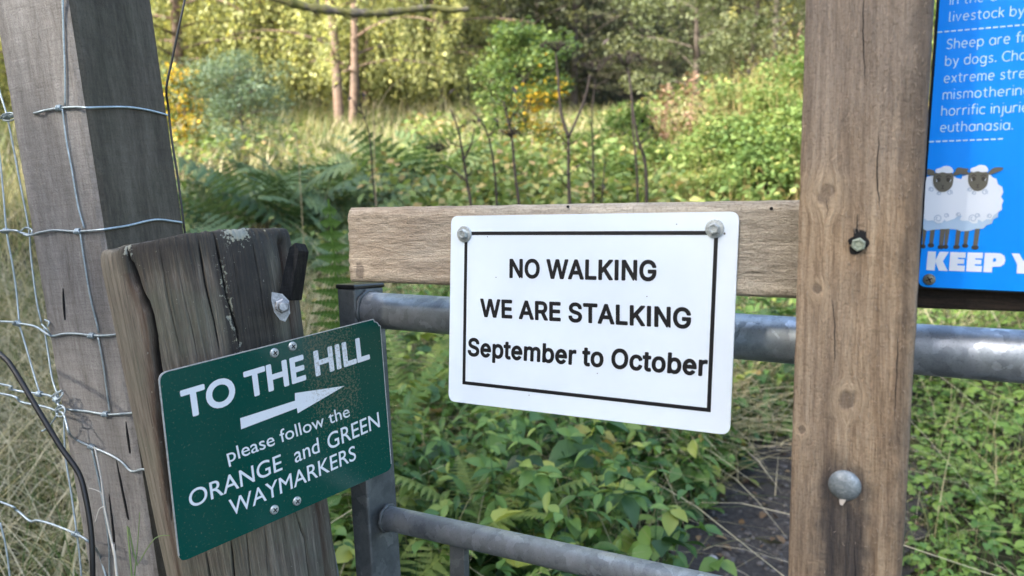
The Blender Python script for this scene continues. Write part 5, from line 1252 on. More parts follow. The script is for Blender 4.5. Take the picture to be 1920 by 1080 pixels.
class Plants:
    """accumulates leaf and blade geometry with a tone per face"""
    def __init__(s): s.V = []; s.F = []; s.T = []; s.n = 0
    def leaves(s, pos, az, pitch, roll, size, tone, tmpl=LEAF, faces=LEAF_F):
        n = len(pos)
        if n == 0: return
        R = rots(az, pitch, roll)
        v = np.einsum('nij,kj->nki', R, tmpl) * np.asarray(size)[:, None, None] + np.asarray(pos)[:, None, :]
        k = len(tmpl)
        f = faces[None] + (np.arange(n) * k)[:, None, None] + s.n
        s.V.append(v.reshape(-1, 3)); s.F.append(f.reshape(-1, 4)); s.T.append(np.repeat(tone, len(faces))); s.n += n * k
    def blades(s, pos, az, h, lean, w, tone, seg=3, droop=0.3):
        n = len(pos)
        if n == 0: return
        ts = np.linspace(0, 1, seg + 1)
        d = np.stack([np.cos(az), np.sin(az), np.zeros(n)], -1); p = np.stack([-np.sin(az), np.cos(az), np.zeros(n)], -1)
        tw = rng.uniform(-0.9, 0.9, n); p = p * np.cos(tw)[:, None] + d * np.sin(tw)[:, None]
        vs = []
        for t in ts:
            c = pos + d * (lean * h * t ** 1.7)[:, None]; c[:, 2] += h * (t - droop * lean * t * t)
            ww = (w * (1 - 0.92 * t ** 1.6) * 0.5)[:, None]
            vs += [c - p * ww, c + p * ww]
        v = np.stack(vs, 1); k = 2 * (seg + 1)
        fb = np.array([(2 * i, 2 * i + 1, 2 * i + 3, 2 * i + 2) for i in range(seg)])
        f = fb[None] + (np.arange(n) * k)[:, None, None] + s.n
        s.V.append(v.reshape(-1, 3)); s.F.append(f.reshape(-1, 4)); s.T.append(np.repeat(tone, seg)); s.n += n * k
    def mesh(s, name): return mesh_np(name, np.concatenate(s.V), np.concatenate(s.F), np.concatenate(s.T))

def scatter(n, x0, x1, y0, y1, keep=None):
    x = rng.uniform(x0, x1, n); y = rng.uniform(y0, y1, n)
    if keep is not None:
        k = keep(x, y); x, y = x[k], y[k]
    return np.stack([x, y, hgt(x, y)], -1)
def clump(x, y, s, seed):
    """patchiness 0..1"""
    return 0.5 + 0.5 * (np.sin(x * s + seed) * np.sin(y * s * 1.13 + seed * 2) * 0.6 + np.sin(x * s * 2.3 + seed * 3 + y * s * 0.7) * 0.4)

GRASS = foliage_mat('meadow_grass', [(0.0, (0.045, 0.075, 0.018)), (0.35, (0.10, 0.15, 0.035)), (0.5, (0.20, 0.20, 0.075)), (0.72, (0.32, 0.28, 0.15)), (1.0, (0.66, 0.57, 0.39))], 0.3, 0.55, 0.3)
HERB = foliage_mat('herb_leaf', [(0.0, (0.020, 0.050, 0.018)), (0.4, (0.060, 0.135, 0.036)), (0.75, (0.145, 0.25, 0.055)), (0.97, (0.32, 0.35, 0.075)), (1.0, (0.30, 0.20, 0.07))], 0.32, 0.46, 0.35)
BANK = foliage_mat('bank_leaf', [(0.0, (0.05, 0.085, 0.026)), (0.5, (0.13, 0.20, 0.058)), (0.85, (0.25, 0.29, 0.09)), (1.0, (0.36, 0.26, 0.12))], 0.38, 0.5, 0.3)
STEM = simple_mat('dead_stem', (0.030, 0.023, 0.020), 0.8, 0, 0.2, 0.4, 30)

def not_path(x, y, m=0.36):
    m = np.where(y < 3.35, m - 0.02, np.where(y < 3.6, m - 0.2, m - 0.45))
    return path_dist(x, y) > m + 0.10 * np.sin(x * 9) * np.sin(y * 7 + 1)

# near undergrowth behind the gate
def herb_patch(pl, n, x0, x1, y0, y1, hmin, hmax, size, keep, tone0=0.15, tone1=0.85, trio=True, whorls=4):
    pos = scatter(n, x0, x1, y0, y1, keep); n = len(pos)
    h = rng.uniform(hmin, hmax, n) * (0.6 + 0.7 * clump(pos[:, 0], pos[:, 1], 1.9, 1.0))
    lean = rng.uniform(0, 0.5, n); saz = rng.uniform(0, 6.28, n)
    pl.blades(pos, saz, h, lean, np.full(n, 0.0035), rng.uniform(0.2, 0.6, n), 2, 0.2)
    for k in range(whorls):
        t = (k + rng.uniform(0.3, 1.0, n)) / whorls
        c = pos + np.stack([np.cos(saz) * lean * h * t ** 1.7, np.sin(saz) * lean * h * t ** 1.7, h * (t - 0.2 * lean * t * t)], -1)
        az = rng.uniform(0, 6.28, n); r = rng.uniform(0.02, 0.07, n) * (1.3 - 0.6 * t)
        e = c + np.stack([np.cos(az) * r, np.sin(az) * r, rng.uniform(-0.01, 0.03, n)], -1)
        sz = size * rng.lognormal(-0.12, 0.34, n).clip(0.4, 1.75) * (1.15 - 0.45 * t)
        tn = np.clip(rng.uniform(tone0, tone1, n) + 0.12 * (t - 0.5), 0, 1)
        base = az - math.pi / 2
        pl.leaves(e, base, rng.uniform(-0.85, 0.5, n), rng.normal(0, 0.45, n), sz, tn)
        if trio:
            for sgn in (-1, 1):
                pl.leaves(e, base + sgn * rng.uniform(0.9, 1.3, n), rng.uniform(-0.5, 0.3, n), rng.normal(0, 0.35, n), sz * 0.85, np.clip(tn + rng.normal(0, 0.05, n), 0, 1))
        else:
            pl.leaves(c + (c - e) * 0.6, base + math.pi + rng.normal(0, 0.3, n), rng.uniform(-0.5, 0.3, n), rng.normal(0, 0.3, n), sz, tn)
pl = Plants()
near_keep = lambda x, y: not_path(x, y, 0.385) & (np.hypot(x + 0.42, y - 0.95) > 0.3) & (x < 1.25 + 0.5 * (y - 2.5))
herb_patch(pl, 800, -0.65, 1.9, 1.75, 4.2, 0.15, 0.62, 0.085, near_keep, 0.05, 0.95)
herb_patch(pl, 700, -0.7, 2.2, 2.2, 4.4, 0.12, 0.38, 0.058, near_keep, 0.3, 1.0, False)
herb_patch(pl, 900, -1.2, 2.6, 3.8, 6.4, 0.15, 0.55, 0.055, near_keep, 0.25, 0.95)
NETT = LEAF * np.array([0.62, 1, 1])
pos = scatter(560, -0.6, 1.9, 1.9, 5.2, near_keep); n = len(pos); hh = rng.uniform(0.3, 0.7, n); sa = rng.uniform(0, 6.28, n); ln_ = rng.uniform(0, 0.3, n)
pl.blades(pos, sa, hh, ln_, np.full(n, 0.006), rng.uniform(0.3, 0.8, n), 3, 0.2)
for k in range(7):
    t = 0.25 + 0.75 * (k + 0.5) / 7
    c = pos + np.stack([np.cos(sa) * ln_ * hh * t ** 1.7, np.sin(sa) * ln_ * hh * t ** 1.7, hh * t * (1 - 0.2 * ln_ * t)], -1)
    az = sa + k * 1.57
    for q in (0, math.pi):
        pl.leaves(c, az + q, rng.uniform(-0.9, 0.1, n), rng.normal(0, 0.25, n), 0.085 * (1.15 - 0.6 * t) * rng.uniform(0.7, 1.2, n), np.clip(rng.uniform(0.3, 0.8, n) + 0.25 * (t - 0.5), 0, 1), NETT)
o = link_mesh('undergrowth', pl.mesh('undergrowth'), HERB); tag(o, 'tangle of green leafy undergrowth behind the gate', None, None, 'stuff')
# right of the path: short bright ground plants below the blue sign
pl = Plants()
rk = lambda x, y: not_path(x, y, 0.30) & ((x > 0.553 * y + 0.05 * np.sin(y * 23) * np.sin(x * 17)) | (y > 3.45) | (y < 2.5))
herb_patch(pl, 1900, 1.25, 4.2, 2.1, 6.5, 0.05, 0.20, 0.045, lambda x, y: rk(x, y) & (x > 0.95 + 0.18 * (y - 2)), 0.45, 1.0)
herb_patch(pl, 1500, 1.3, 4.5, 2.0, 7.5, 0.05, 0.2, 0.032, lambda x, y: rk(x, y), 0.5, 1.0, False)
o = link_mesh('ground_cover', pl.mesh('ground_cover'), foliage_mat('bright_ground_leaf', [(0.0, (0.03, 0.075, 0.018)), (0.5, (0.085, 0.175, 0.035)), (1.0, (0.20, 0.30, 0.06))], 0.35, 0.45, 0.35))
tag(o, 'short bright green ground plants beside the path below the blue sign', None, None, 'stuff')

# grass: near tufts, straw at the left of the post, meadow
pl = Plants()
def grass(n, x0, x1, y0, y1, h0, h1, w, t0, t1, keep=None, lean=(0.2, 1.1), seg=3):
    p = scatter(n, x0, x1, y0, y1, keep); n = len(p)
    p[:, :2] += rng.normal(0, 0.02, (n, 2))
    pl.blades(p, rng.uniform(0, 6.28, n), rng.uniform(h0, h1, n), rng.uniform(*lean, n), rng.uniform(0.6, 1.3, n) * w, rng.uniform(t0, t1, n), seg)
lk = lambda x, y: (x < -0.62 - 0.10 * y)
grass(7000, -3.6, -0.7, 1.7, 5.0, 0.25, 0.75, 0.0065, 0.6, 1.0, lk, (0.5, 1.8), 4)
grass(5200, -3.6, -0.7, 1.6, 5.0, 0.2, 0.6, 0.006, 0.0, 0.5, lk, (0.2, 1.3), 4)
grass(2600, -0.8, 2.0, 1.9, 4.4, 0.2, 0.55, 0.0045, 0.1, 0.9, near_keep, (0.3, 1.5), 4)
grass(6500, -1.2, 2.8, 3.4, 6.6, 0.25, 0.75, 0.0055, 0.2, 1.0, near_keep, (0.3, 1.4), 4)
grass(1500, -0.6, 0.9, 3.0, 4.6, 0.35, 0.75, 0.006, 0.55, 1.0, near_keep, (0.8, 2.2), 5)
grass(200, 0.7, 1.9, 2.8, 4.8, 0.3, 0.7, 0.006, 0.3, 0.95, near_keep, (0.8, 2.2), 5)
grass(120, -0.6, 2.0, 2.0, 4.4, 0.5, 0.9, 0.006, 0.75, 1.0, near_keep, (1.6, 2.8), 6)
grass(150, -0.4, 2.0, 1.9, 3.6, 0.06, 0.2, 0.004, 0.7, 1.0, lambda x, y: path_dist(x, y) > 0.16, (1.5, 3.0), 4)
grass(2200, -0.5, 1.0, 3.2, 4.6, 0.3, 0.6, 0.006, 0.7, 1.0, near_keep, (0.6, 1.8), 4)
grass(4200, 1.2, 4.6, 2.2, 7.5, 0.10, 0.32, 0.004, 0.0, 0.75, lambda x, y: rk(x, y) & (x > 0.95 + 0.18 * (y - 2)), (0.3, 1.4))
grass(3200, 1.2, 4.6, 2.3, 6.0, 0.14, 0.42, 0.0045, 0.1, 0.8, lambda x, y: rk(x, y) & (x > 0.95 + 0.18 * (y - 2)) & (clump(x, y, 3.1, 2) > 0.45), (0.4, 1.6))
grass(3500, -9, -3.4, 1.0, 9, 0.25, 0.7, 0.008, 0.3, 1.0, None, (0.3, 1.4))
grass(2500, -9, -1.2, -3, 2.0, 0.15, 0.5, 0.007, 0.2, 0.9, lambda x, y: x < -1.5, (0.3, 1.4))
grass(1600, 1.5, 4.6, 4.4, 7.5, 0.3, 0.65, 0.006, 0.6, 1.0, None, (0.6, 1.8), 4)
grass(9000, -6, 6, 6.2, 11, 0.35, 0.95, 0.010, 0.35, 1.0, lambda x, y: clump(x, y, 0.9, 2.0) > 0.42, (0.2, 1.2))
grass(14000, -15, 14, 10.5, 26, 0.25, 0.75, 0.022, 0.35, 0.9, None, (0.2, 1.2), 2)
grass(9000, -16, 14, 12, 26, 0.3, 0.7, 0.025, 0.1, 0.6, lambda x, y: clump(x, y, 0.6, 4.0) > 0.5, (0.2, 1.0), 2)
o = link_mesh('grass', pl.mesh('grass'), GRASS); tag(o, 'long green and straw coloured meadow grass', None, None, 'stuff')
# mid distance herbs
pl = Plants()
def cloud(n, x0, x1, y0, y1, hfun, size, t0, t1, keep=None, tmpl=DIAM):
    p = scatter(n, x0, x1, y0, y1, keep); n = len(p)
    u = rng.uniform(0, 1, n) ** 0.6; p[:, 2] += hfun(p[:, 0], p[:, 1]) * u
    pl.leaves(p, rng.uniform(0, 6.28, n), rng.uniform(-0.9, 0.6, n), rng.normal(0, 0.5, n), rng.uniform(0.6, 1.3, n) * size, np.clip(rng.uniform(t0, t1, n) + 0.15 * (u - 0.6), 0, 1), tmpl, DIAM_F)
cloud(13000, -3.2, 3.2, 5.4, 10.5, lambda x, y: 0.25 + 0.55 * clump(x, y, 1.5, 3), 0.075, 0.1, 0.95, lambda x, y: clump(x, y, 1.1, 6) > 0.36)
cloud(9000, -10, 6, 10, 20, lambda x, y: 0.2 + 0.6 * clump(x, y, 0.9, 5), 0.12, 0.3, 1.0, lambda x, y: clump(x, y, 0.55, 1) > 0.55)
cloud(9000, -1.2, 4.2, 5.6, 10.5, lambda x, y: 0.45 + 0.65 * clump(x, y, 1.7, 4), 0.085, 0.35, 1.0, lambda x, y: clump(x, y, 1.3, 2) > 0.30)
cloud(6000, -0.6, 3.4, 5.4, 8.5, lambda x, y: 0.35 + 0.55 * clump(x, y, 1.9, 7), 0.10, 0.25, 0.95, lambda x, y: clump(x, y, 1.6, 9) > 0.5, NARROW)
o = link_mesh('herbs', pl.mesh('herbs'), BANK); tag(o, 'mixed green meadow herbs beyond the timber board', None, None, 'stuff')
# thicket on the right bank
pl = Plants()
bk = lambda x, y: (x > 1.05 + 0.13 * (y - 6)) 
cloud(15000, 1.0, 8.0, 5.6, 14, lambda x, y: (0.35 + 0.75 * sstep(1.0, 3.4, x)) * (0.65 + 0.5 * clump(x, y, 1.4, 2)), 0.075, 0.15, 0.88, bk)
cloud(5000, 1.4, 8.0, 5.6, 14, lambda x, y: (0.2 + 0.7 * sstep(1.0, 3.4, x)) * (0.5 + 0.5 * clump(x, y, 1.4, 2)), 0.06, 0.9, 1.0, bk, NARROW)
p = scatter(4200, 1.0, 8.0, 5.6, 12, bk); n = len(p)
pl.blades(p, rng.uniform(0, 6.28, n), (0.6 + 0.75 * sstep(1, 3.4, p[:, 0])) * rng.uniform(0.7, 1.2, n), rng.uniform(0.1, 0.6, n), np.full(n, 0.011), np.full(n, 1.0), 3)
o = link_mesh('thicket', pl.mesh('thicket'), BANK); tag(o, 'dense green thicket on the bank behind the brown upright', None, None, 'stuff')
# fallen brown leaves and scraps on the path and its edges
pl = Plants(); pos = scatter(900, 0.2, 2.3, 1.6, 4.2, lambda x, y: path_dist(x, y) < 0.5); n = len(pos); pos[:, 2] += 0.016
pl.leaves(pos, rng.uniform(0, 6.28, n), rng.normal(0, 0.3, n), rng.normal(0, 0.4, n), rng.uniform(0.012, 0.05, n), rng.uniform(0, 1, n))
o = link_mesh('leaf_litter', pl.mesh('leaf_litter'), foliage_mat('dead_leaf', [(0.0, (0.035, 0.022, 0.014)), (0.6, (0.11, 0.07, 0.04)), (1.0, (0.24, 0.17, 0.09))], 0.15, 0.7, 0.2, 0.1)); tag(o, 'brown fallen leaves on the dark path', None, None, 'stuff')
# stones on the path
vs_, fs_ = [], []
mb = MB(); r3 = random.Random(3)
ico = [(0, 0, 1), (0.89, 0, 0.45), (0.28, 0.85, 0.45), (-0.72, 0.53, 0.45), (-0.72, -0.53, 0.45), (0.28, -0.85, 0.45), (0.72, 0.53, -0.45), (-0.28, 0.85, -0.45), (-0.89, 0, -0.45), (-0.28, -0.85, -0.45), (0.72, -0.53, -0.45), (0, 0, -1)]
icf = [(0, 1, 2), (0, 2, 3), (0, 3, 4), (0, 4, 5), (0, 5, 1), (1, 6, 2), (2, 7, 3), (3, 8, 4), (4, 9, 5), (5, 10, 1), (6, 7, 2), (7, 8, 3), (8, 9, 4), (9, 10, 5), (10, 6, 1), (11, 7, 6), (11, 8, 7), (11, 9, 8), (11, 10, 9), (11, 6, 10)]
def stone(mbx, x, y, s):
    sx_, sy_, sz_ = s * r3.uniform(0.8, 1.4), s * r3.uniform(0.7, 1.2), s * r3.uniform(0.4, 0.8); an = r3.uniform(0, 6.28)
    z0 = float(hgt(x, y)) + 0.006
    vs = []
    for a_, b_, c_ in ico:
        k = 1 + r3.uniform(-0.18, 0.18); a2, b3 = a_ * sx_ * k, b_ * sy_ * k
        vs.append((x + a2 * math.cos(an) - b3 * math.sin(an), y + a2 * math.sin(an) + b3 * math.cos(an), z0 + c_ * sz_ * k + sz_ * 0.3))
    mbx.add(vs, icf)
for k in range(2000):
    t = r3.uniform(1.2, len(PATH) - 1.3); i = int(t); q = PATH[i] + (PATH[i + 1] - PATH[i]) * (t - i)
    stone(mb, q[0] + r3.gauss(0, 0.2), q[1] + r3.gauss(0, 0.2), abs(r3.gauss(0, 0.006)) + 0.003)
o = mb.build('gravel', simple_mat('path_stone', (0.075, 0.068, 0.062), 0.8, 0, 0.3, 0.75, 40)); tag(o, 'small dark stones scattered on the path', None, None, 'stuff')
for (px, py, s, lab) in ((1745, 943, 0.021, 'flat pale stone at the edge of the path right of the brown upright'), (1338, 1053, 0.017, 'small rounded grey stone on the dark path left of the brown upright')):
    d = ray(px, py); t = 0.5
    while t < 9:
        q = EYEV + d * t
        if q.z < float(hgt(q.x, q.y)): break
        t += 0.01
    mb = MB(); stone(mb, q.x, q.y, s); o = mb.build('stone', simple_mat('pale_stone', (0.26, 0.27, 0.27), 0.75, 0, 0.3, 0.2, 60), None, None, False); tag(o, lab, 'stone')

# ------------------------------------------------------------------ ferns
FERN = foliage_mat('fern_green', [(0.0, (0.05, 0.10, 0.025)), (0.5, (0.11, 0.19, 0.045)), (1.0, (0.24, 0.30, 0.08))], 0.38, 0.5, 0.25, 0.15)
BRACKEN = foliage_mat('bracken_green', [(0.0, (0.030, 0.062, 0.026)), (0.5, (0.095, 0.155, 0.065)), (1.0, (0.25, 0.31, 0.13))], 0.32, 0.5, 0.3, 0.3)
def frond(pl, base, az, length, arch, pairs, width, tone, rise=0.95, pin=9, droop=1.0, twist=0.0):
    """one frond: rachis arching out from base, pinnae cut into small lobes"""
    d = np.array([math.cos(az), math.sin(az), 0]); up = np.array([0, 0, 1.0]); sd = np.array([-math.sin(az), math.cos(az), 0])
    def pt(t):
        an = math.atan2(rise, 0.35) * (1 - t * arch)
        return an
    pos = np.array(base, float); pts = [pos.copy()]; dirs = []
    for k in range(pairs + 4):
        t = k / (pairs + 4); an = pt(t); v = d * math.cos(an) + up * math.sin(an); dirs.append(v); pos = pos + v * length / (pairs + 4); pts.append(pos.copy())
    nseg = len(dirs)
    for k in range(nseg):
        v = np.stack([pts[k] - sd * 0.003, pts[k] + sd * 0.003, pts[k + 1] + sd * 0.0025, pts[k + 1] - sd * 0.0025])
        pl.V.append(v); pl.F.append(np.array([[0, 1, 2, 3]]) + pl.n); pl.T.append(np.array([min(1, tone + 0.25)])); pl.n += 4
    sp = length / (pairs + 4); sd0 = sd
    for k in range(4, nseg):
        t = (k - 4) / (nseg - 4); L = width * (math.sin(math.pi * min(1, 0.22 + 0.78 * t)) ** 0.8) * (1 - 0.25 * t) + 0.008
        v = dirs[k]; nrm = np.cross(sd0, v); sd = sd0 * math.cos(twist) + nrm * math.sin(twist); nrm = np.cross(sd, v); ptone = tone + rng.uniform(-0.10, 0.10)
        for s in (-1, 1):
            pd = sd * s * 0.93 + v * 0.36 - up * 0.12 * droop; pd /= np.linalg.norm(pd)
            lat = np.cross(pd, nrm); lat /= np.linalg.norm(lat)
            m = max(2, int(pin * (0.4 + 0.6 * L / width)))
            def cpt(u): return pts[k] + pd * L * u - up * (0.14 * L * u * u * droop)
            for j in range(m):
                u0, u1 = j / m, (j + 1) / m; c0, c1 = cpt(u0), cpt(u1)
                for q in (-1, 1):
                    e0 = c0 + (lat * q + pd * 0.5 + nrm * 0.25) * sp * 0.50 * (1 - 0.85 * u0); e1 = c0 + (c1 - c0) * 0.8 + (lat * q + pd * 0.5 + nrm * 0.25) * sp * 0.42 * (1 - 0.9 * u1)
                    pl.V.append(np.stack([c0, c1, e1, e0])); pl.F.append(np.array([[0, 1, 2, 3]]) + pl.n); pl.T.append(np.array([min(1, max(0, ptone + rng.uniform(-0.06, 0.06)))])); pl.n += 4
def fern_mesh(name, nf, length, width, pairs, tone, pin, rise=0.95, arch=0.75, az0=0, twist=0.15):
    pl = Plants()
    for k in range(nf):
        frond(pl, (0, 0, 0), az0 + 6.28 * k / nf + rng.uniform(-0.3, 0.3), length * rng.uniform(0.75, 1.1), arch * rng.uniform(0.75, 1.15), pairs, width * rng.uniform(0.85, 1.1), tone + rng.uniform(-0.25, 0.25), rise * rng.uniform(0.7, 1.3), pin, 1.0, rng.normal(0, twist))
    return pl.mesh(name)
def plant_obj(name, me, mat, x, y, label, cat, group=None, rz=0.0, s=1.0, z=None):
    o = bpy.data.objects.new(name, me); COL.objects.link(o)
    if not me.materials: me.materials.append(mat)
    o.location = (x, y, float(hgt(x, y)) if z is None else z); o.rotation_euler = (0, 0, rz); o.scale = (s, s, s)
    return tag(o, label, cat, group)
def gxy(px, Y): return (px - 960) / FPX * (Y * math.cos(math.radians(PITCH))), Y
plf = Plants()
for a_, l_, ar_, tn_ in ((-1.5, 1.26, 0.16, 0.38), (-1.1, 1.0, 0.32, 0.3), (1.4, 1.15, 0.25, 0.45), (2.5, 0.7, 0.5, 0.3), (0.6, 0.8, 0.5, 0.3)):
    frond(plf, (0, 0, 0), a_, l_, ar_, 32, 0.12, tn_ - 0.08, 3.6, 10)
fa = plf.mesh('fern')
x, y = gxy(640, 2.3); plant_obj('fern', fa, FERN, x, y, 'tall bright fern between the round post and the gate stile', 'fern', None, 0.0, 1.0)
fb_ = fern_mesh('fern', 8, 0.62, 0.11, 20, 0.72, 9, 0.8, 0.9)
x, y = gxy(628, 1.85); plant_obj('fern', fb_, FERN, x, y, 'low yellow green fern under the green sign beside the stile', 'fern', None, 0.9, 1.0)
fc_ = fern_mesh('fern', 4, 0.5, 0.085, 18, 0.7, 8, 1.0, 0.8)
x, y = gxy(800, 1.75); plant_obj('fern', fc_, FERN, x, y, 'small fern poking up behind the lower gate rail', 'fern', None, 0.3, 1.0)
for k, (px, Y, s, lab) in enumerate(((905, 2.15, 0.75, 'small yellow green fern behind the lower rail, below the white sign'), (1150, 3.6, 0.9, 'fern half buried in the undergrowth under the right end of the white sign'), (765, 3.2, 1.0, 'fern in the undergrowth left of the white sign'))):
    x, y = gxy(px, Y); plant_obj('fern', fb_, FERN, x, y, lab, 'fern', None, 1.1 * k + 0.4, s, float(hgt(x, y)) + 0.16)
bm_ = [fern_mesh('bracken', 8, 1.25, 0.27, 11, 0.45, 5, 1.25, 1.15, a, 0.55) for a in (0.0, 0.5, 0.9)]
for k, (px, Y, s) in enumerate(((432, 7.6, 0.9), (440, 6.6, 1.05), (470, 8.0, 1.2), (520, 6.8, 1.15), (555, 7.8, 1.2), (590, 6.4, 1.0), (620, 7.2, 1.15), (665, 6.6, 1.0), (690, 8.0, 1.1),
                                (740, 7.4, 1.05), (785, 8.2, 1.05), (830, 7.6, 0.95), (500, 5.6, 0.8), (640, 5.4, 0.75), (455, 5.8, 0.8), (560, 5.2, 0.7), (720, 5.9, 0.75))):
    x, y = gxy(px, Y); plant_obj('bracken_plant', bm_[k % 3], BRACKEN, x, y, 'dark green bracken plant in the clump between the tall grey post and the white sign', 'bracken', 'bracken clump beyond the gate', k * 1.3, s * (0.86 + 0.14 * math.sin(k * 2.7)))
bl_m = [fern_mesh('bracken', 7, 1.1, 0.24, 11, 0.8, 5, 1.1, 1.15, a, 0.55) for a in (0.2, 0.8)]
for k, (px, Y, s) in enumerate(((700, 9.2, 1.0), (752, 9.8, 1.05), (806, 9.0, 0.95), (850, 10.0, 1.0), (880, 8.6, 0.8), (905, 9.6, 0.8))):
    x, y = gxy(px, Y); plant_obj('bracken_plant', bl_m[k % 2], BRACKEN, x, y, 'paler green bracken plant behind the dark clump, left of the young tree', 'bracken', 'pale bracken behind the dark clump', k * 1.7, s)
# ------------------------------------------------------------------ dead stalks
def stalk(label, cat, paths, Y, r, umbels=(), mat=STEM, name='dead_stalk'):
    d0 = Y
    mb = MB(); first = None
    for path, k in paths:
        pts = [P(px, py, d0) for px, py in path]
        if first is None:
            b = pts[0].copy(); g = float(hgt(b.x, b.y)); 
            if b.z > g: pts.insert(0, Vector((b.x + 0.01, b.y, g - 0.02)))
            first = pts[0].copy()
        pts = catmull([p - first for p in pts], 4); n = len(pts)
        vs, fs = tube(pts, [1.25 * r * k * (1 - 0.6 * i / n) for i in range(n)], 6); mb.add(vs, fs)
    main = catmull([p - first for p in ([first] + [P(px, py, d0) for px, py in paths[0][0]])], 4)
    for k in range(int(9 if r > 0.006 else 0)):
        i = r3.randint(len(main) // 3, len(main) - 2); a = r3.uniform(0, 6.28); l = r3.uniform(0.04, 0.16)
        e = main[i] + Vector((math.cos(a) * l, math.sin(a) * l, l * r3.uniform(0.4, 1.3)))
        vs, fs = tube([main[i], (main[i] + e) / 2 + Vector((math.cos(a), math.sin(a), -0.6)) * l * 0.12, e], [r * 0.4, r * 0.28, r * 0.15], 5); mb.add(vs, fs)
        if k % 2 == 0:
            w_l = l * 0.35; sdv = Vector((-math.sin(a), math.cos(a), 0)) * w_l * 0.4; tp = e + Vector((math.cos(a) * w_l, math.sin(a) * w_l, -w_l * 0.9))
            mb.add([e, (e + tp) / 2 + sdv, tp, (e + tp) / 2 - sdv + Vector((0, 0, 0.01))], [(0, 1, 2, 3)])
    for px, py, w in umbels:
        c = P(px, py, d0) - first
        for j in range(13):
            a = j * 2.4; rr = w * math.sqrt((j + 0.5) / 13)
            e = c + Vector((math.cos(a) * rr, math.sin(a) * rr * 0.8, w * 0.55 - rr * 0.25 + r3.uniform(-0.01, 0.01)))
            vs, fs = tube([c, (c + e) / 2 + Vector((0, 0, 0.01)), e], r * 0.22, 4); mb.add(vs, fs)
            for q in range(6):
                f = e + Vector((r3.gauss(0, 0.014), r3.gauss(0, 0.014), r3.uniform(0, 0.02)))
                vs, fs = tube([e, f, f + Vector((0.003, 0, 0.006))], [r * 0.12, r * 0.2, r * 0.35], 4); mb.add(vs, fs)
    o = mb.build(name, mat, None, Matrix.Translation(first), True); return tag(o, label, cat)
stalk('dead forked stalk with two long arms right of the young tree', 'dead stalk', [([(1068, 400), (1066, 330), (1066, 258)], 1.1), ([(1066, 258), (1052, 210), (1046, 140), (1042, 98)], 0.8), ([(1066, 258), (1082, 222), (1098, 180), (1106, 140)], 0.6)], 5.0, 0.013, ((1042, 98, 0.10),))
stalk('pair of crossing dead stalks with umbel heads against the dark trees', 'dead stalk', [([(1212, 400), (1210, 310), (1196, 260), (1188, 215), (1180, 145), (1174, 126)], 1.0), ([(1196, 400), (1194, 320), (1186, 235), (1184, 190)], 0.7)], 5.0, 0.011, ((1172, 124, 0.14),))
stalk('slim dead stalk with a faded umbel left of the crossing pair', 'dead stalk', [([(1112, 400), (1112, 300), (1110, 220), (1116, 150)], 0.8), ([(1126, 400), (1132, 330), (1134, 300)], 0.6)], 5.2, 0.009, ((1118, 136, 0.12),))
stalk('dead stalk with a ragged brown seed clump in front of the young tree', 'dead stalk', [([(974, 405), (966, 330), (960, 262), (950, 215), (944, 190)], 1.0)], 4.8, 0.011, ((958, 258, 0.07),))
stalk('leaning dead stalk left of the young tree, behind the white sign', 'dead stalk', [([(932, 400), (926, 310), (915, 255), (900, 225), (884, 208)], 0.9)], 5.0, 0.009)
stalk('forked dead stalk above the left half of the white sign', 'dead stalk', [([(884, 405), (876, 345), (868, 290), (858, 240), (845, 205)], 1.0), ([(870, 300), (884, 270), (890, 240)], 0.6), ([(874, 340), (848, 318), (826, 308)], 0.5)], 4.8, 0.010, ((822, 286, 0.08),))
stalk('thin dead stalk rising out of the bracken left of the white sign', 'dead stalk', [([(706, 400), (700, 345), (692, 250), (676, 200), (672, 120)], 0.8)], 4.9, 0.008)
STRAW = simple_mat('straw_stem', (0.26, 0.21, 0.13), 0.7, 0, 0.2, 0.3, 40)
stalk('bent pale grass stem with a feathery seed head left of the birches', 'grass stem', [([(700, 230), (708, 205), (722, 178), (745, 152), (788, 134)], 1.0)], 4.2, 0.0016, (), STRAW, 'grass_stem')
stalk('pale curved grass head above the bracken', 'grass stem', [([(560, 300), (548, 250), (530, 222), (505, 210), (484, 210)], 1.0)], 4.2, 0.0016, (), STRAW, 'grass_stem')
stalk('white dried stem hanging beside the wire on the grey post', 'dry stem', [([(226, 1140), (214, 1040), (204, 990), (196, 950), (190, 900), (180, 850), (176, 838)], 1.0), ([(196, 950), (186, 955), (179, 978)], 0.6), ([(196, 940), (190, 925), (178, 918), (166, 915)], 0.4)], 0.93, 0.0014, (), simple_mat('bleached_stem', (0.55, 0.52, 0.46), 0.7), 'dry_stem')
stalk('fine green grass stem crossing the foot of the round post', 'grass stem', [([(248, 1090), (258, 1060), (290, 1010), (318, 1004)], 1.0), ([(252, 1080), (258, 1020), (262, 960)], 0.7)], 0.86, 0.0009, (), simple_mat('green_stem', (0.16, 0.22, 0.08), 0.6), 'grass_stem')

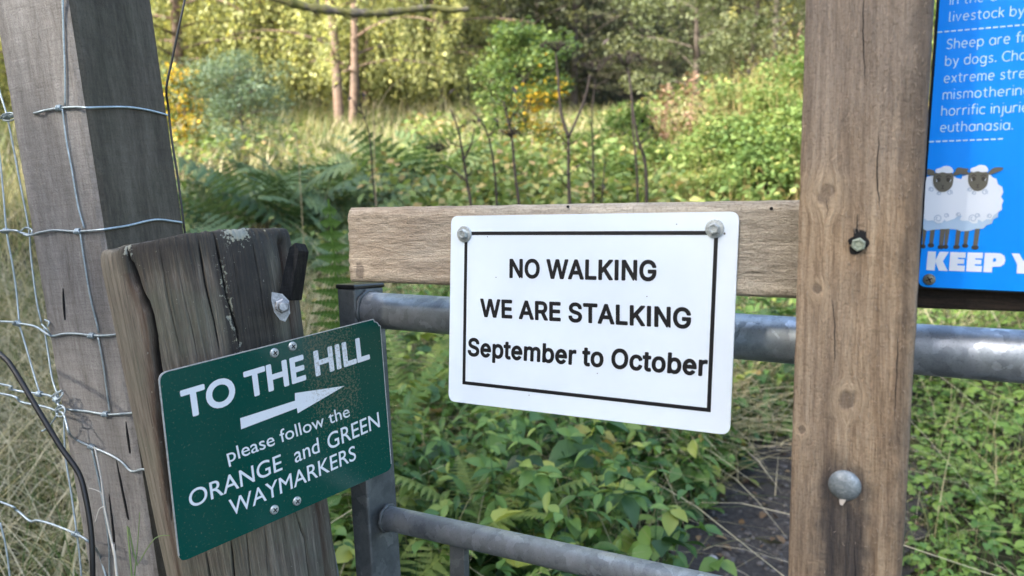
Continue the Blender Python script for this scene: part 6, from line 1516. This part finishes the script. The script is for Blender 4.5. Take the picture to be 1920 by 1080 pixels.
# ------------------------------------------------------------------ trees
BARK = simple_mat('grey_brown_bark', (0.085, 0.07, 0.058), 0.9, 0, 0.2, 0.5, 14)
def birch_bark():
    m, nt, b = new_mat('birch_bark'); v = coords(nt, (1.5, 1.5, 5)); n1 = noise(nt, v, 2.2, 5, 0.65); n2 = noise(nt, coords(nt), 1.2, 3)
    c = ramp(nt, n1, [(0.36, (0.05, 0.04, 0.034)), (0.48, (0.10, 0.080, 0.062)), (0.65, (0.16, 0.132, 0.105))])
    c = mixc(nt, ramp(nt, n2, [(0.35, 0.2), (0.6, 0.75)]), c, (0.17, 0.10, 0.065))
    nt.links.new(c, b.inputs['Base Color']); b.inputs['Roughness'].default_value = 0.85; return m
BIRCHB = birch_bark()
BIRCHL = foliage_mat('birch_leaf', [(0.0, (0.16, 0.18, 0.075)), (0.4, (0.32, 0.34, 0.14)), (0.78, (0.48, 0.47, 0.19)), (1.0, (0.66, 0.58, 0.18))], 0.5, 0.5, 0.3, 0.5)
OLIVEL = foliage_mat('olive_leaf', [(0.0, (0.045, 0.054, 0.030)), (0.5, (0.11, 0.122, 0.062)), (1.0, (0.22, 0.22, 0.11))], 0.4, 0.5, 0.3, 0.4)
SALLOWL = foliage_mat('grey_green_leaf', [(0.0, (0.06, 0.08, 0.042)), (0.5, (0.14, 0.165, 0.085)), (1.0, (0.30, 0.31, 0.17))], 0.4, 0.5, 0.3, 0.4)
WILLOWL = foliage_mat('blue_green_leaf', [(0.0, (0.05, 0.085, 0.055)), (0.5, (0.12, 0.175, 0.115)), (1.0, (0.24, 0.29, 0.18))], 0.35, 0.5, 0.3, 0.3)
YOUNGL = foliage_mat('young_tree_leaf', [(0.0, (0.045, 0.080, 0.026)), (0.45, (0.11, 0.175, 0.055)), (0.62, (0.22, 0.28, 0.08)), (0.75, (0.55, 0.40, 0.04)), (1.0, (0.70, 0.42, 0.04))], 0.4, 0.45, 0.3, 0.08)
CONL = foliage_mat('conifer_needle', [(0.0, (0.024, 0.034, 0.020)), (0.5, (0.055, 0.070, 0.038)), (1.0, (0.11, 0.12, 0.06))], 0.2, 0.6, 0.2, 0.3)
RUSTL = foliage_mat('rusty_leaf', [(0.0, (0.12, 0.07, 0.05)), (0.5, (0.30, 0.18, 0.12)), (1.0, (0.48, 0.33, 0.23))], 0.3, 0.6, 0.2, 0.2)

def limb_path(b, az, out, rise, sag, n=7):
    return [b + Vector((math.cos(az) * out * t, math.sin(az) * out * t, rise * t - sag * t * t)) for t in [k / (n - 1) for k in range(n)]]
def trunk_tubes(mb, H, r0, bend, rs, n=9):
    pts = [Vector((bend * math.sin(2.2 * t) * t * H * 0.12, bend * 0.6 * math.cos(3 * t) * t * H * 0.05, H * t)) for t in [k / (n - 1) for k in range(n)]]
    pts[0].z = -0.15
    vs, fs = tube(catmull(pts, 3), [r0 * (1.25 if k == 0 else 1) * (1 - 0.93 * k / (3 * (n - 1))) for k in range(3 * (n - 1) + 1)], 10); mb.add(vs, fs)
    return pts
def on_trunk(pts, t):
    f = t * (len(pts) - 1); i = min(int(f), len(pts) - 2); return pts[i] + (pts[i + 1] - pts[i]) * (f - i)
def weeping_birch(seed, H=11.0, low=0.5, nl=38, strands=20, leaf=0.11):
    rs = random.Random(seed); mb = MB(); pts = trunk_tubes(mb, H, 0.15, rs.uniform(-1, 1), rs)
    pl = Plants(); pos, az, pit, sz, tn = [], [], [], [], []
    for k in range(nl):
        t = low / H + 0.06 + (0.90 - low / H) * (k / nl) ** 1.4; b = on_trunk(pts, t); a = k * 2.4 + rs.uniform(-0.4, 0.4)
        out = (2.7 * (1 - t) ** 0.5 + 0.5) * rs.uniform(0.7, 1.15); rise = rs.uniform(0.9, 1.9) * (0.6 + 0.4 * t); sag = rise * rs.uniform(0.7, 1.2)
        lp = limb_path(b, a, out, rise, sag); vs, fs = tube(lp, [0.045 * (1 - t * 0.6) * (1 - 0.85 * i / 6) + 0.004 for i in range(7)], 5); mb.add(vs, fs)
        clumpt = rs.uniform(-0.22, 0.22)
        for s in range(strands):
            u = rs.uniform(0.22, 1.0); f = u * 6; i = min(int(f), 5); q = lp[i] + (lp[i + 1] - lp[i]) * (f - i)
            q = q + Vector((rs.gauss(0, 0.14), rs.gauss(0, 0.14), rs.gauss(0, 0.05)))
            L = min(rs.uniform(0.6, 2.1), max(0.3, q.z - 0.35)); dx, dy = rs.gauss(0, 0.10), rs.gauss(0, 0.10)
            ax, ay = rs.gauss(0, 0.3), rs.gauss(0, 0.3)
            m = int(L * 22); st = clumpt + rs.uniform(-0.15, 0.15)
            tt = np.linspace(0, 1, m)
            pp_ = np.stack([q.x + ax * np.sqrt(tt) * 0.5 + dx * tt, q.y + ay * np.sqrt(tt) * 0.5 + dy * tt, q.z + 0.08 * np.sin(tt * 3) - L * tt], -1) + rng.normal(0, 0.045, (m, 3))
            pos.append(pp_); az.append(rng.uniform(0, 6.28, m)); pit.append(rng.uniform(-1.5, -0.2, m)); sz.append(rng.uniform(0.6, 1.3, m) * leaf)
            tn.append(np.clip(0.45 + st + rng.normal(0, 0.14, m) + (rng.uniform(0, 1, m) > 0.94) * 0.4, 0, 1))
    n = sum(len(p) for p in pos)
    pl.leaves(np.concatenate(pos), np.concatenate(az), np.concatenate(pit), rng.normal(0, 0.5, n), np.concatenate(sz), np.concatenate(tn), DIAM, DIAM_F)
    return mb.mesh('trunk'), pl.mesh('crown')
def lumpy_tree(seed, H=8.0, low=0.8, wide=2.6, nl=26, per=420, leaf=0.10, lump=0.55, r0=0.15, tone=0.45, yellow=None, narrow=False, up=0.8):
    rs = random.Random(seed); mb = MB(); pts = trunk_tubes(mb, H, r0, rs.uniform(-0.8, 0.8), rs); pl = Plants()
    for k in range(nl):
        t = low / H + (0.98 - low / H) * ((k + 0.5) / nl); b = on_trunk(pts, min(t * 0.9, 0.97)); a = k * 2.4 + rs.uniform(-0.5, 0.5)
        prof = math.sin(math.pi * min(1, max(0.05, (t - low / H) / (1 - low / H) * 0.82 + 0.14))) ** 0.7
        out = wide * prof * rs.uniform(0.55, 1.1); rise = up * out * rs.uniform(0.3, 0.9)
        lp = limb_path(b, a, out, rise, rise * 0.3); vs, fs = tube(lp, [r0 * 0.32 * (1 - t * 0.6) * (1 - 0.85 * i / 6) + 0.003 for i in range(7)], 5); mb.add(vs, fs)
        for s in range(3):
            c = lp[3 + min(3, s + 1)] + Vector((rs.gauss(0, lump * 0.5), rs.gauss(0, lump * 0.5), rs.gauss(0, lump * 0.35)))
            m = int(per / 3 * rs.uniform(0.6, 1.3)); d = rng.normal(0, 1, (m, 3)); d /= np.linalg.norm(d, axis=1)[:, None]
            rr = lump * rs.uniform(0.6, 1.2) * rng.uniform(0.25, 1, m) ** 0.45
            pp_ = np.array(c) + d * rr[:, None] * np.array([1.1, 1.1, 0.75]); pp_[:, 2] = np.maximum(pp_[:, 2], 0.12)
            tn = np.clip(tone + rs.uniform(-0.16, 0.16) + rng.normal(0, 0.12, m), 0, 1)
            if yellow is not None:
                w = yellow(pp_, H); y_ = rng.uniform(0, 1, m) < w; tn = np.where(y_, rng.uniform(0.72, 1.0, m), np.minimum(tn, 0.6))
            pl.leaves(pp_, rng.uniform(0, 6.28, m), rng.uniform(-1.0, 0.5, m), rng.normal(0, 0.5, m), rng.uniform(0.6, 1.35, m) * leaf, tn, NARROW if narrow else DIAM, DIAM_F)
    return mb.mesh('trunk'), pl.mesh('crown')
def conifer(seed, H=13.0, wide=2.4, whorls=34, leaf=0.16):
    rs = random.Random(seed); mb = MB(); pts = trunk_tubes(mb, H, 0.17, rs.uniform(-0.2, 0.2), rs); pl = Plants()
    for k in range(whorls):
        t = 0.05 + 0.93 * k / whorls; b = on_trunk(pts, t); L = wide * (1 - t) ** 0.8 + 0.2
        for j in range(6):
            a = j * 1.047 + k * 0.6 + rs.uniform(-0.25, 0.25); l = L * rs.uniform(0.75, 1.1)
            lp = limb_path(b, a, l, 0.15 * l, 0.55 * l, 5); vs, fs = tube(lp, [0.022 * (1 - 0.8 * i / 4) + 0.003 for i in range(5)], 4); mb.add(vs, fs)
            m = int(48 * l); u = rng.uniform(0.12, 1, m)
            cx = np.stack([b.x + math.cos(a) * l * u, b.y + math.sin(a) * l * u, b.z + 0.15 * l * u - 0.55 * l * u * u], -1)
            sp_ = rng.normal(0, 0.16, m) * (1.1 - u * 0.5); cx[:, 0] += -math.sin(a) * sp_; cx[:, 1] += math.cos(a) * sp_; cx[:, 2] -= np.abs(rng.normal(0, 0.10, m))
            pl.leaves(cx, a - 1.57 + rng.normal(0, 0.7, m), rng.uniform(-1.1, 0.0, m), rng.normal(0, 0.5, m), rng.uniform(0.7, 1.3, m) * leaf, np.clip(rng.uniform(0.1, 0.8, m) + 0.2 * (u - 0.5), 0, 1), NARROW, DIAM_F)
    return mb.mesh('trunk'), pl.mesh('crown')
def tree(name, meshes, bark, leafm, x, y, label, group=None, rz=0.0, s=1.0, sz=None, cat='tree'):
    tm, cm = meshes
    if not tm.materials: tm.materials.append(bark)
    if not cm.materials: cm.materials.append(leafm)
    r = bpy.data.objects.new(name, None); r.empty_display_size = 0.3; COL.objects.link(r)
    r.location = (x, y, float(hgt(x, y)) - 0.05); r.rotation_euler = (0, 0, rz); r.scale = (s, s, sz or s)
    for nm, me in (('trunk', tm), ('crown', cm)):
        o = bpy.data.objects.new(nm, me); COL.objects.link(o); o.parent = r
    return tag(r, label, cat, group)
def twin_birch(seed=9, H=10.5):
    rs = random.Random(seed); mb = MB(); pl = Plants(); P_ = []
    for sx_, r0 in ((-1.0, 0.13), (0.75, 0.11)):
        pts = [Vector((sx_ * (0.12 + 0.75 * t + 0.5 * t * t) + 0.06 * math.sin(t * 9 + sx_), 0.1 * math.sin(t * 5), H * t - (0.15 if t == 0 else 0))) for t in [k / 9 for k in range(10)]]
        vs, fs = tube(catmull(pts, 3), [r0 * (1 - 0.9 * k / 27) for k in range(28)], 10); mb.add(vs, fs); P_.append(pts)
    pos, tn = [], []
    for k in range(34):
        pts = P_[k % 2]; t = 0.13 + 0.83 * (k / 34) ** 1.2; b = on_trunk(pts, t); a = k * 2.4; out = 2.2 * (1 - t) ** 0.5 + 0.5; rise = 1.2
        lp = limb_path(b, a, out, rise, 1.0); vs, fs = tube(lp, [0.035 * (1 - 0.85 * i / 6) + 0.003 for i in range(7)], 5); mb.add(vs, fs)
        for s in range(16):
            q = lp[rs.randint(2, 6)] + Vector((rs.gauss(0, 0.15), rs.gauss(0, 0.15), 0)); L = min(rs.uniform(0.5, 1.7), max(0.2, q.z - 1.15)); m = int(L * 22); tt = np.linspace(0, 1, m)
            pos.append(np.stack([q.x + rs.gauss(0, 0.2) * tt, q.y + rs.gauss(0, 0.2) * tt, q.z - L * tt], -1) + rng.normal(0, 0.045, (m, 3))); tn.append(np.clip(0.5 + rs.uniform(-0.2, 0.2) + rng.normal(0, 0.14, m), 0, 1))
    pos = np.concatenate(pos); n = len(pos)
    pl.leaves(pos, rng.uniform(0, 6.28, n), rng.uniform(-1.5, -0.2, n), rng.normal(0, 0.5, n), rng.uniform(0.6, 1.3, n) * 0.1, np.concatenate(tn), DIAM, DIAM_F)
    return mb.mesh('trunk'), pl.mesh('crown')
BI = [weeping_birch(1), weeping_birch(2, 12.0, 0.9), weeping_birch(3, 10.0, 0.6)]
wood_g = 'trees at the far side of the meadow'
for k, (px, Y, i, s, lab) in enumerate((
        (690, 25.5, 1, 1.05, 'weeping birch right behind the twin stemmed birch'),
        (345, 21.0, 0, 1.0, 'yellow green weeping birch just right of the tall grey post'),
        (450, 25.0, 2, 1.05, 'weeping birch directly behind the blue green willow shrub'),
        (556, 26.5, 0, 1.1, 'yellowish birch between the willow shrub and the twin stemmed birch'),
        (760, 26.0, 2, 1.1, 'birch with a thin brown trunk right of the twin stemmed birch'),
        (832, 25.0, 1, 0.95, 'last yellow green birch before the dark trees'),
        (250, 24.0, 1, 1.0, 'birch mostly hidden behind the tall grey post'),
        (60, 22.0, 2, 1.0, 'birch left of the tall grey post'),
        (1480, 30.0, 0, 1.1, 'pale yellowish birch at the left edge of the brown upright'))):
    x, y = gxy(px, Y); tree('birch_tree', BI[i], BIRCHB, BIRCHL, x, y, lab, wood_g, k * 1.9, s)
x, y = gxy(652, 19.5); tree('birch_tree', twin_birch(), BIRCHB, BIRCHL, x, y, 'twin stemmed birch with two pale bare trunks spreading from one foot', wood_g, 0.0, 1.0)
OL = [lumpy_tree(11, 10, 1.0, 2.9, 30, 420, 0.13, 0.7), lumpy_tree(12, 9, 0.7, 3.2, 30, 420, 0.13, 0.75)]
SA = [lumpy_tree(21, 6.5, 0.6, 2.6, 26, 520, 0.10, 0.6, 0.10, 0.5)]
CO = [conifer(31), conifer(32, 15, 2.8)]
x, y = gxy(940, 27); tree('dark_tree', OL[0], BARK, OLIVEL, x, y, 'dark olive tree behind the young yellowing tree', wood_g, 0.3, 1.0)
x, y = gxy(1075, 28); tree('dark_tree', OL[1], BARK, OLIVEL, x, y, 'dark olive tree above the forked dead stalk', wood_g, 1.3, 1.0)
x, y = gxy(1440, 24); tree('dark_tree', OL[1], BARK, OLIVEL, x, y, 'dark olive tree behind the bank, left of the brown upright', wood_g, 2.6, 0.85)
x, y = gxy(1300, 20.5); tree('sallow_tree', SA[0], BARK, SALLOWL, x, y, 'grey green sallow tree behind the rusty dock plants', wood_g, 0.8, 0.95)
x, y = gxy(1395, 19.5); tree('sallow_tree', SA[0], BARK, SALLOWL, x, y, 'smaller grey green sallow close to the bank thicket', wood_g, 2.8, 0.75)
far = []
for k in range(34):
    Y = [30, 34, 38.5, 43.5][k % 4] + (k * 0.37) % 1.5; px = -500 + k * 92 + (k * 37) % 40
    far.append((px, Y))
for k, (px, Y) in enumerate(far):
    x, y = gxy(px, Y)
    if px > 850: tree('conifer', CO[k % 2], BARK, CONL, x, y, 'dark conifer in the wood behind the olive trees', 'conifers in the far wood', k * 1.7, 1.0 + 0.1 * (k % 3))
    elif k % 3 == 0: tree('conifer', CO[k % 2], BARK, CONL, x, y, 'dark conifer in the wood behind the birches', 'conifers behind the birches', k * 1.7, 0.9)
    else: tree('birch_tree', BI[k % 3], BIRCHB, BIRCHL, x, y, 'birch in the back row of the wood, behind the front birches', 'back row of birches', k * 2.3, 1.15)
# trees at both sides, beyond the frame, close the view from a step aside
for k, (x, y) in enumerate(((-15, 15), (-19, 19), (-16, 9), (15.5, 12), (18, 17), (14, 22), (20, 24))):
    tree('dark_tree', OL[k % 2], BARK, OLIVEL, x, y, 'dark olive tree at the side of the meadow, beyond the picture', 'trees at the sides of the meadow', k * 1.1, 1.0)
# shrubs and small trees in the meadow
ym = lumpy_tree(41, 2.3, 0.2, 0.72, 40, 210, 0.062, 0.20, 0.022, 0.4, lambda p, H: np.clip(0.75 * np.exp(-((p[:, 2] - 0.42 * H) / (0.14 * H)) ** 2) * (p[:, 0] > -0.25) * (0.35 + 0.65 * (p[:, 0] > 0.0)), 0, 1), False, 1.3)
x, y = gxy(985, 11.0); tree('young_tree', ym, BARK, YOUNGL, x, y, 'slim young green tree with yellow leaves on its right side', None, 0.0, 0.98)
ys = lumpy_tree(42, 1.8, 0.3, 0.45, 18, 130, 0.085, 0.16, 0.02, 0.4, lambda p, H: np.full(len(p), 0.55))
x, y = gxy(350, 14.0); tree('sapling', ys, BARK, YOUNGL, x, y, 'yellow leaved sapling just right of the tall grey post', None, 0.0, 0.95)
wl = lumpy_tree(43, 1.9, 0.15, 0.85, 30, 420, 0.06, 0.28, 0.03, 0.5, None, True)
x, y = gxy(462, 13.5); tree('willow_shrub', wl, BARK, WILLOWL, x, y, 'rounded blue green willow shrub in front of the birches', None, 0.0, 1.0, None, 'shrub')
BUSHL = foliage_mat('bush_leaf', [(0.0, (0.045, 0.085, 0.026)), (0.5, (0.12, 0.19, 0.058)), (0.85, (0.22, 0.28, 0.085)), (1.0, (0.36, 0.29, 0.12))], 0.42, 0.6, 0.15, 0.35)
bu = [lumpy_tree(51, 1.5, 0.1, 0.75, 26, 420, 0.055, 0.22, 0.012, 0.62), lumpy_tree(52, 1.25, 0.1, 0.85, 26, 420, 0.050, 0.24, 0.012, 0.75), lumpy_tree(53, 1.7, 0.15, 0.6, 26, 380, 0.06, 0.21, 0.012, 0.5)]
for k, (px, Y, s) in enumerate(((1475, 8.6, 0.8), (1400, 9.4, 0.62), (1330, 9.0, 0.55), (1440, 7.4, 0.68), (1280, 10.6, 0.5), (1240, 8.4, 0.5), (1370, 7.6, 0.75), (1495, 10.6, 0.7), (1180, 10.0, 0.7), (1120, 9.2, 0.6),
                               (1310, 6.9, 0.6), (1420, 6.5, 0.6), (1500, 6.8, 0.85), (1205, 12.0, 0.6), (1370, 11.6, 0.6), (1450, 12.4, 0.7), (1050, 8.0, 0.5), (1160, 7.2, 0.5), (985, 9.0, 0.5), (900, 7.2, 0.5), (1560, 9.0, 1.1), (1650, 10.0, 1.2))):
    x, y = gxy(px, Y); tree('bush', bu[k % 3], BARK, BUSHL, x, y, 'leafy green bush in the thicket between the young tree and the brown upright', 'bushes of the bank thicket', k * 1.37, s, None, 'bush')
def dock(label, px, Y, H):
    pl = Plants(); n = 420; u = rng.uniform(0.25, 1, n); a = rng.uniform(0, 6.28, n); r = (1.05 - u) ** 0.8 * 0.36 * H * rng.uniform(0.1, 1, n) + 0.02
    pl.leaves(np.stack([np.cos(a) * r, np.sin(a) * r, u * H], -1), a, rng.uniform(-0.5, 1.0, n), rng.normal(0, 0.5, n), rng.uniform(0.5, 1.2, n) * 0.065, rng.uniform(0.1, 1, n), DIAM, DIAM_F)
    pl.blades(np.zeros((5, 3)) + rng.normal(0, 0.02, (5, 3)) * np.array([1, 1, 0]), rng.uniform(0, 6.28, 5), np.full(5, H), rng.uniform(0.02, 0.25, 5), np.full(5, 0.02), np.full(5, 0.2), 3)
    x, y = gxy(px, Y); z = float(hgt(x, y)); plant_obj('dock_plant', pl.mesh('dock_plant'), RUSTL, x, y, label, 'dock plant')
dock('dry rusty dock plant, the shorter left one of the two', 1243, 9.8, 1.36)
dock('dry rusty dock plant, the taller right one of the two', 1290, 9.8, 1.50)
# mossy tree whose low branch hangs into the top of the picture
def moss_mat():
    m, nt, b = new_mat('mossy_bark'); v = coords(nt); n1 = noise(nt, v, 9, 5, 0.7); n2 = noise(nt, v, 45, 4, 0.6)
    c = ramp(nt, n2, [(0.3, (0.05, 0.042, 0.035)), (0.6, (0.13, 0.115, 0.095)), (0.75, (0.30, 0.29, 0.26))])
    c = mixc(nt, ramp(nt, n1, [(0.42, 0.0), (0.55, 0.9)]), c, (0.115, 0.115, 0.025))
    nt.links.new(c, b.inputs['Base Color']); b.inputs['Roughness'].default_value = 0.95; bump(nt, b, n2, 0.9, 0.01); return m
MOSS = moss_mat()
tx, ty = gxy(165, 6.2); tz = float(hgt(tx, ty))
mt = bpy.data.objects.new('mossy_tree', None); COL.objects.link(mt); mt.location = (tx, ty, tz); base = Vector((tx, ty, tz))
tag(mt, 'mossy tree behind the tall grey post with a bare branch overhead', 'tree')
mb = MB(); vs, fs = tube(catmull([Vector((0, 0, -0.2)), Vector((0.01, 0, 1.2)), Vector((-0.03, 0.05, 2.6)), Vector((0.05, 0.1, 4.2)), Vector((-0.1, 0.2, 6.5))], 6), [0.16 * (1 - 0.7 * k / 24) for k in range(25)], 12); mb.add(vs, fs)
mb.build('trunk', MOSS, mt, None, True)
mb = MB(); Yb = 5.6
bp = [Vector((0, 0.02, 2.75)), P(330, -70, 6.0) - base, P(450, -28, 5.75) - base, P(530, -2, Yb) - base, P(570, 12, Yb) - base, P(610, 18, Yb) - base, P(655, 23, Yb) - base, P(700, 25, Yb) - base, P(735, 22, Yb) - base, P(775, 18, Yb) - base, P(810, 14, Yb) - base, P(845, 19, Yb) - base, P(880, 17, Yb) - base]
n = (len(bp) - 1) * 6 + 1
vs, fs = tube(catmull(bp, 6), [(0.040 - 0.022 * k / n) * (1 + 0.16 * math.sin(k * 1.9) + 0.14 * math.sin(k * 0.7)) for k in range(n)], 10); mb.add(vs, fs)
for tw in ([(598, 14), (594, -6), (588, -30)], [(640, 26), (655, 32), (670, 42)], [(797, 14), (796, -4), (800, -25)], [(690, 24), (700, 8), (705, -20)]):
    pts = [P(px, py, Yb) - base for px, py in tw]; vs, fs = tube(catmull(pts, 4), [0.012 * (1 - 0.7 * k / 9) for k in range(9)], 6); mb.add(vs, fs)
mb.build('branch', MOSS, mt, None, True)
mcrown = Plants(); n = 5200
c = np.stack([rng.normal(0.1, 1.2, n), rng.normal(0.3, 1.2, n), rng.uniform(4.4, 7.6, n)], -1)
mcrown.leaves(c, rng.uniform(0, 6.28, n), rng.uniform(-1.2, 0.4, n), rng.normal(0, 0.5, n), rng.uniform(0.05, 0.1, n), rng.uniform(0.2, 0.9, n), DIAM, DIAM_F)
link_mesh('crown', mcrown.mesh('crown'), BIRCHL, mt)

# unseen conifers added behind the camera to keep the gate in shade
sdir = Vector((math.sin(math.radians(SUN_AZ)), math.cos(math.radians(SUN_AZ)), 0)); sper = Vector((-sdir.y, sdir.x, 0))
for k in range(14):
    row = k % 2
    q = Vector((0.3, 2.0, 0)) + sdir * (8.5 + 2.2 * row) + sper * ((k - 6.5) * 1.15)
    tree('conifer', CO[k % 2], BARK, CONL, q.x, q.y, 'unseen tall conifer added behind the camera, one of a row put in to shade the gate', 'unseen conifers added to shade the gate', k * 1.3, 1.0, 0.85)
